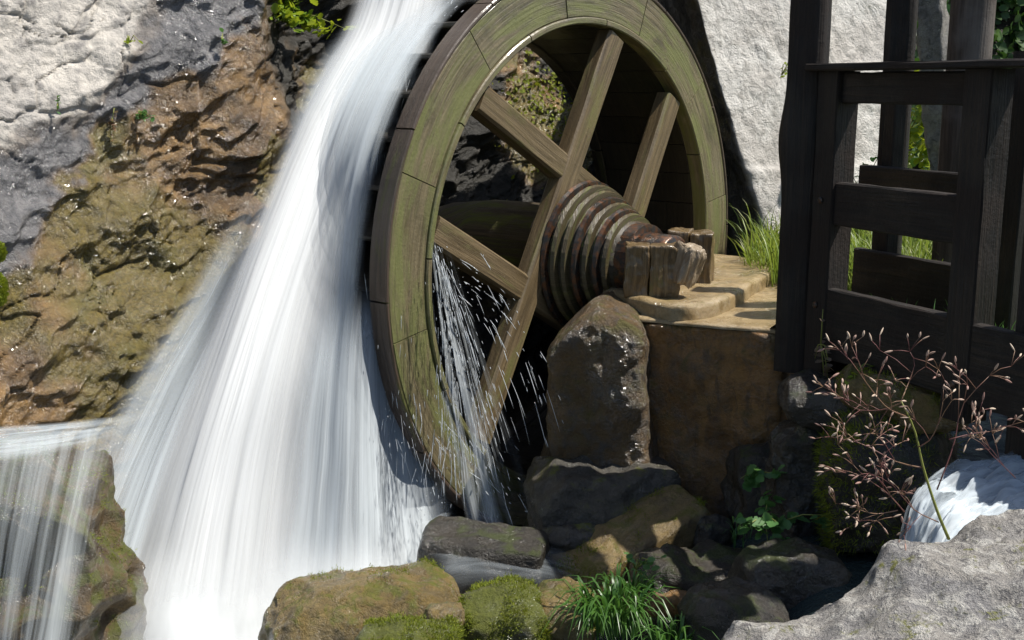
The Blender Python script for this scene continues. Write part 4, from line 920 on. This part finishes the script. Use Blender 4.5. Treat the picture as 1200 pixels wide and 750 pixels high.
leafy('rock_plant', outc(128,140), 26, (.012,.01,.06), .026, M['dead_leaf'], 'withered trailing sprig hanging beside the black stain', stems=4, group='small rock plants')
leafy('rock_plant', wl(1.74, .22, .98), 26, (.05,.03,.035), .03, M['yellow_leaf'], 'little green sprig at the wet wall corner beside the wheel', stems=5)
leafy('shade_fern', at(882,566,4.72), 34, (.05,.04,.05), .05, M['fern'], 'green leafy plant at the lower corner of the squared block', stems=6)
leafy('shade_fern', at(895,618,4.5), 80, (.10,.05,.07), .05, M['fern'], 'broad dim green plant in the pit below the leafy one', stems=8)
leafy('shade_fern', at(745,668,4.35), 30, (.07,.05,.06), .03, M['fern'], 'small-leaved green plant above the long grass', stems=8)
leafy('post_weed', fr(.24,-.10,1.42), 20, (.03,.02,.13), .035, M['dead_leaf'], 'withered weed growing in the corner of the black post', stems=5)
leafy('sill_weed', at(1000,440,4.55), 14, (.04,.03,.03), .03, M['yellow_leaf'], 'bright green sprig on the left of the sunlit rock', stems=4)
# moss cushions on the rock at the left edge
M['moss_bright'] = leaf_mat('bright_moss', (.13,.19,.012), (.28,.33,.025), (.20,.25,.02), .35, .8)
leafy('wall_shrub', at(1062,160,7.45), 260, (.11,.10,.20), .06, M['yellow_leaf'], 'bright green shrub at the wall end behind the slim post', 'shrub', stems=14)
leafy('wall_shrub', at(1108,30,7.6), 260, (.12,.10,.26), .06, M['fern'], 'green shrub above the leaning stone', 'shrub', stems=14)
leafy('wall_shrub', at(1008,225,7.35), 150, (.09,.06,.16), .04, M['fern'], 'low green weeds at the foot of the white wall', 'shrub', stems=12)
def moss_cushion(c, r, label):
    mb = MB()
    for k in range(1400):
        d = Vector((rr.gauss(0,1), rr.gauss(0,1), rr.gauss(0,1))).normalized(); p = Vector(c)+Vector((d.x*r[0], d.y*r[1], d.z*r[2])); leaf(mb, p*1+d*rr.uniform(-.01,.006), d+Vector((rr.gauss(0,.5),rr.gauss(0,.5),-.4)), (0,1,.2), .014, .005, 1)
    tag(mesh('moss_cushion', mb.v, mb.f, M['moss_bright'], None, True), label, 'moss', 'moss cushions on the cliff')
moss_cushion(outc(-6,294), (.025,.02,.035), 'upper small green moss cushion at the left edge')
moss_cushion(outc(-6,338), (.032,.025,.065), 'lower longer green moss cushion at the left edge')
# moss fuzz standing on the boulders
def moss_fuzz(ob, n, ln, zmin=.1, thr=.0, seed=0):
    me = ob.data; V = np.zeros(len(me.vertices)*3); me.vertices.foreach_get('co', V); V = V.reshape(-1, 3)
    N = np.zeros(len(me.vertices)*3); me.vertices.foreach_get('normal', N); N = N.reshape(-1, 3)
    g_ = np.random.default_rng(seed); k = fbm(V*9, seed, 4); ok = np.where((N[:,2] > zmin) & (k > thr))[0]; id_ = g_.choice(ok, n)
    P = V[id_] + g_.normal(0, .008, (n,3)); d = N[id_]+g_.normal(0, .55, (n,3)); d /= np.linalg.norm(d, axis=1)[:,None]; sd = np.cross(d, g_.normal(0, 1, (n,3))); sd /= np.linalg.norm(sd, axis=1)[:,None]
    L_ = ln*g_.uniform(.5, 1.3, n)[:,None]; tri = np.stack([P-N[id_]*.004-sd*.0022, P-N[id_]*.004+sd*.0022, P+d*L_], 1).reshape(-1, 3)
    o = mesh('moss', tri, np.arange(3*n).reshape(n, 3), M['moss_tuft'], None, False); o.parent = ob; o['kind'] = 'stuff'
byname = {o.name: o for o in sc.objects}
for nm, n_, ln_, th_ in (('moss_boulder', 9000, .009, -.1), ('ochre_boulder', 3000, .006, .25), ('low_front_rock', 6000, .009, -.1), ('two_tone_boulder', 2000, .007, .15), ('rock_ledge', 7000, .012, .1), ('sill_rock', 4000, .014, .0), ('stream_wall_rock', 7000, .03, -.1), ('ramp_stone', 4000, .008, .1)):
    moss_fuzz(byname[nm], n_, ln_, .1 if nm != 'stream_wall_rock' else -.5, th_, len(nm))
# leaves: hump behind the wheel, hillside, grasses by the wall
def leafcover(name, fn, n, ls, mat, label):
    mb = MB()
    for k in range(n):
        p, nr = fn(); s_ = ls*rr.uniform(.5, 1.3); leaf(mb, p+nr*rr.uniform(0, .06), nr*.4+Vector((rr.gauss(0,.6), rr.gauss(0,.6), rr.gauss(-.3,.6))), nr, s_, s_*.8, 1)
    return tag(mesh(name, mb.v, mb.f, mat, None, True), label, 'foliage', kind='stuff')
def hill_pt():
    i = rr.randrange(20, len(Vh)); v_ = Vector(Vh[i]); return v_+Vector((rr.gauss(0,.05), 0, rr.gauss(0,.05))), HN
def hill_pick():
    while True:
        p, n_ = hill_pt()
        if p.x < 7 and p.z < 5: return p, n_
leafcover('hillside_leaves', hill_pick, 9000, .10, M['ivy'], 'dark green leaves covering the hillside')
def hump_pt():
    px, py = rr.gauss(640, 30), rr.gauss(120, 38); return cp(px, py), NV
leafcover('hump_leaves', hump_pt, 500, .03, M['moss_tuft'], 'mossy leaves on the rock seen through the wheel')
# the dry seed plant in front of the cascade
root = empty('dry_seed_plant', at(1110,632,2.95)); tag(root, 'dry branching plant with beige seed pods on the lichen rock', 'plant')
stem, twig, pods = MB(), MB(), MB()
def pod(p, d, ln, w_):
    d = Vector(d).normalized(); x = d.cross(Vector((.2,.5,.8))).normalized(); y = d.cross(x); V = []
    for t_, k in ((0,.3),(.25,.9),(.55,1),(.85,.6),(1,.1)):
        for j in range(5): q = 2*math.pi*j/5; V.append(Vector(p)+d*(ln*t_)+x*(w_*k*math.cos(q))+y*(w_*k*math.sin(q)))
    Fc = [(i*5+j, i*5+(j+1)%5, i*5+5+(j+1)%5, i*5+5+j) for i in range(4) for j in range(5)]; pods.add(V, Fc)
def spray_tip(p, d, sc_=1.):
    for k in range(rr.choice((2,3,3,4))):
        dv = (Vector(d)*.7+Vector((rr.gauss(0,.7), rr.gauss(0,.5), rr.gauss(.25,.6)))).normalized(); l_ = rr.uniform(.015,.05)*sc_; e = Vector(p)+dv*l_
        twig.tube([p, Vector(p)+dv*l_*.5+Vector((0,0,.002)), e], [.0011,.0009,.0008], 4); pod(e, dv+Vector((rr.gauss(0,.3),0,rr.gauss(0,.4))), rr.uniform(.012,.026), rr.uniform(.0022,.0036))
def branch(pts, r0, depth=0):
    pts = [Vector(p) for p in pts]; P = [Vector(q) for q in catmull(np.array([tuple(p) for p in pts]), 8)]
    twig.tube(P, [r0*(1-.6*i/7) for i in range(8)], 5)
    for i in range(2, 8):
        if rr.random() < .72:
            d = (P[i]-P[i-1]).normalized(); dv = (d*.6+Vector((rr.gauss(0,.6), rr.gauss(0,.4), rr.gauss(.35,.5)))).normalized(); l_ = rr.uniform(.04,.11)*(1 if depth == 0 else .6)
            e = P[i]+dv*l_; twig.tube([P[i], P[i].lerp(e,.5)+Vector((0,0,.006)), e], [r0*.55, r0*.45, r0*.35], 4); spray_tip(e, dv)
            if depth == 0 and rr.random() < .6: spray_tip(P[i].lerp(e, .6), dv)
    spray_tip(P[-1], (P[-1]-P[-2]).normalized())
YP = 2.95
def pl(px, py, dy=0): return at(px, py, YP+dy)
stem_pts = [pl(1112,632), pl(1098,598), pl(1082,548), pl(1072,505), pl(1056,470)]
stem.tube([Vector(q) for q in catmull(np.array([tuple(p) for p in stem_pts]), 14)], [.0045-.0002*i for i in range(14)], 6)
branch([pl(1080,548), pl(1050,541,.05), pl(1010,520,.08), pl(972,512,.1)], .0022)
branch([pl(1062,488), pl(1040,478,-.04), pl(1020,455,-.06), pl(1008,438,-.08)], .0022)
branch([pl(1056,470), pl(1066,445,.04), pl(1072,425,.05), pl(1066,412,.05)], .0018)
branch([pl(1098,574), pl(1118,520,.03), pl(1128,475,.05), pl(1160,440,.05)], .0022)
branch([pl(1112,515,.02), pl(1140,508,.03), pl(1165,505,.03), pl(1178,500,.03)], .0018)
branch([pl(1060,600,-.03), pl(1040,578,-.03), pl(1015,560,-.03), pl(1000,545,-.04)], .0020)
branch([pl(1052,598,-.03), pl(1030,602,-.03), pl(1015,600,-.05), pl(1005,596,-.05)], .0016)
branch([pl(1100,612,0), pl(1075,600,-.02), pl(1060,585,-.02), pl(1040,560,-.03)], .0018)
branch([pl(1076,524,0), pl(1090,515,-.04), pl(1100,495,-.06), pl(1105,470,-.08)], .0018)
branch([pl(1190,560,.1), pl(1175,545,.1), pl(1160,530,.1), pl(1150,515,.1)], .0016)
branch([pl(1060,470,0), pl(1035,480,.03), pl(1005,480,.05), pl(990,470,.06)], .0018)
for mb_, nm, mt in ((stem, 'stem', M['gstem']), (twig, 'branches', M['stem']), (pods, 'seed_pods', M['pod'])):
    o = mb_.build(nm, mt, None, True); reparent(o, root)
    if nm != 'stem': o['kind'] = 'stuff'
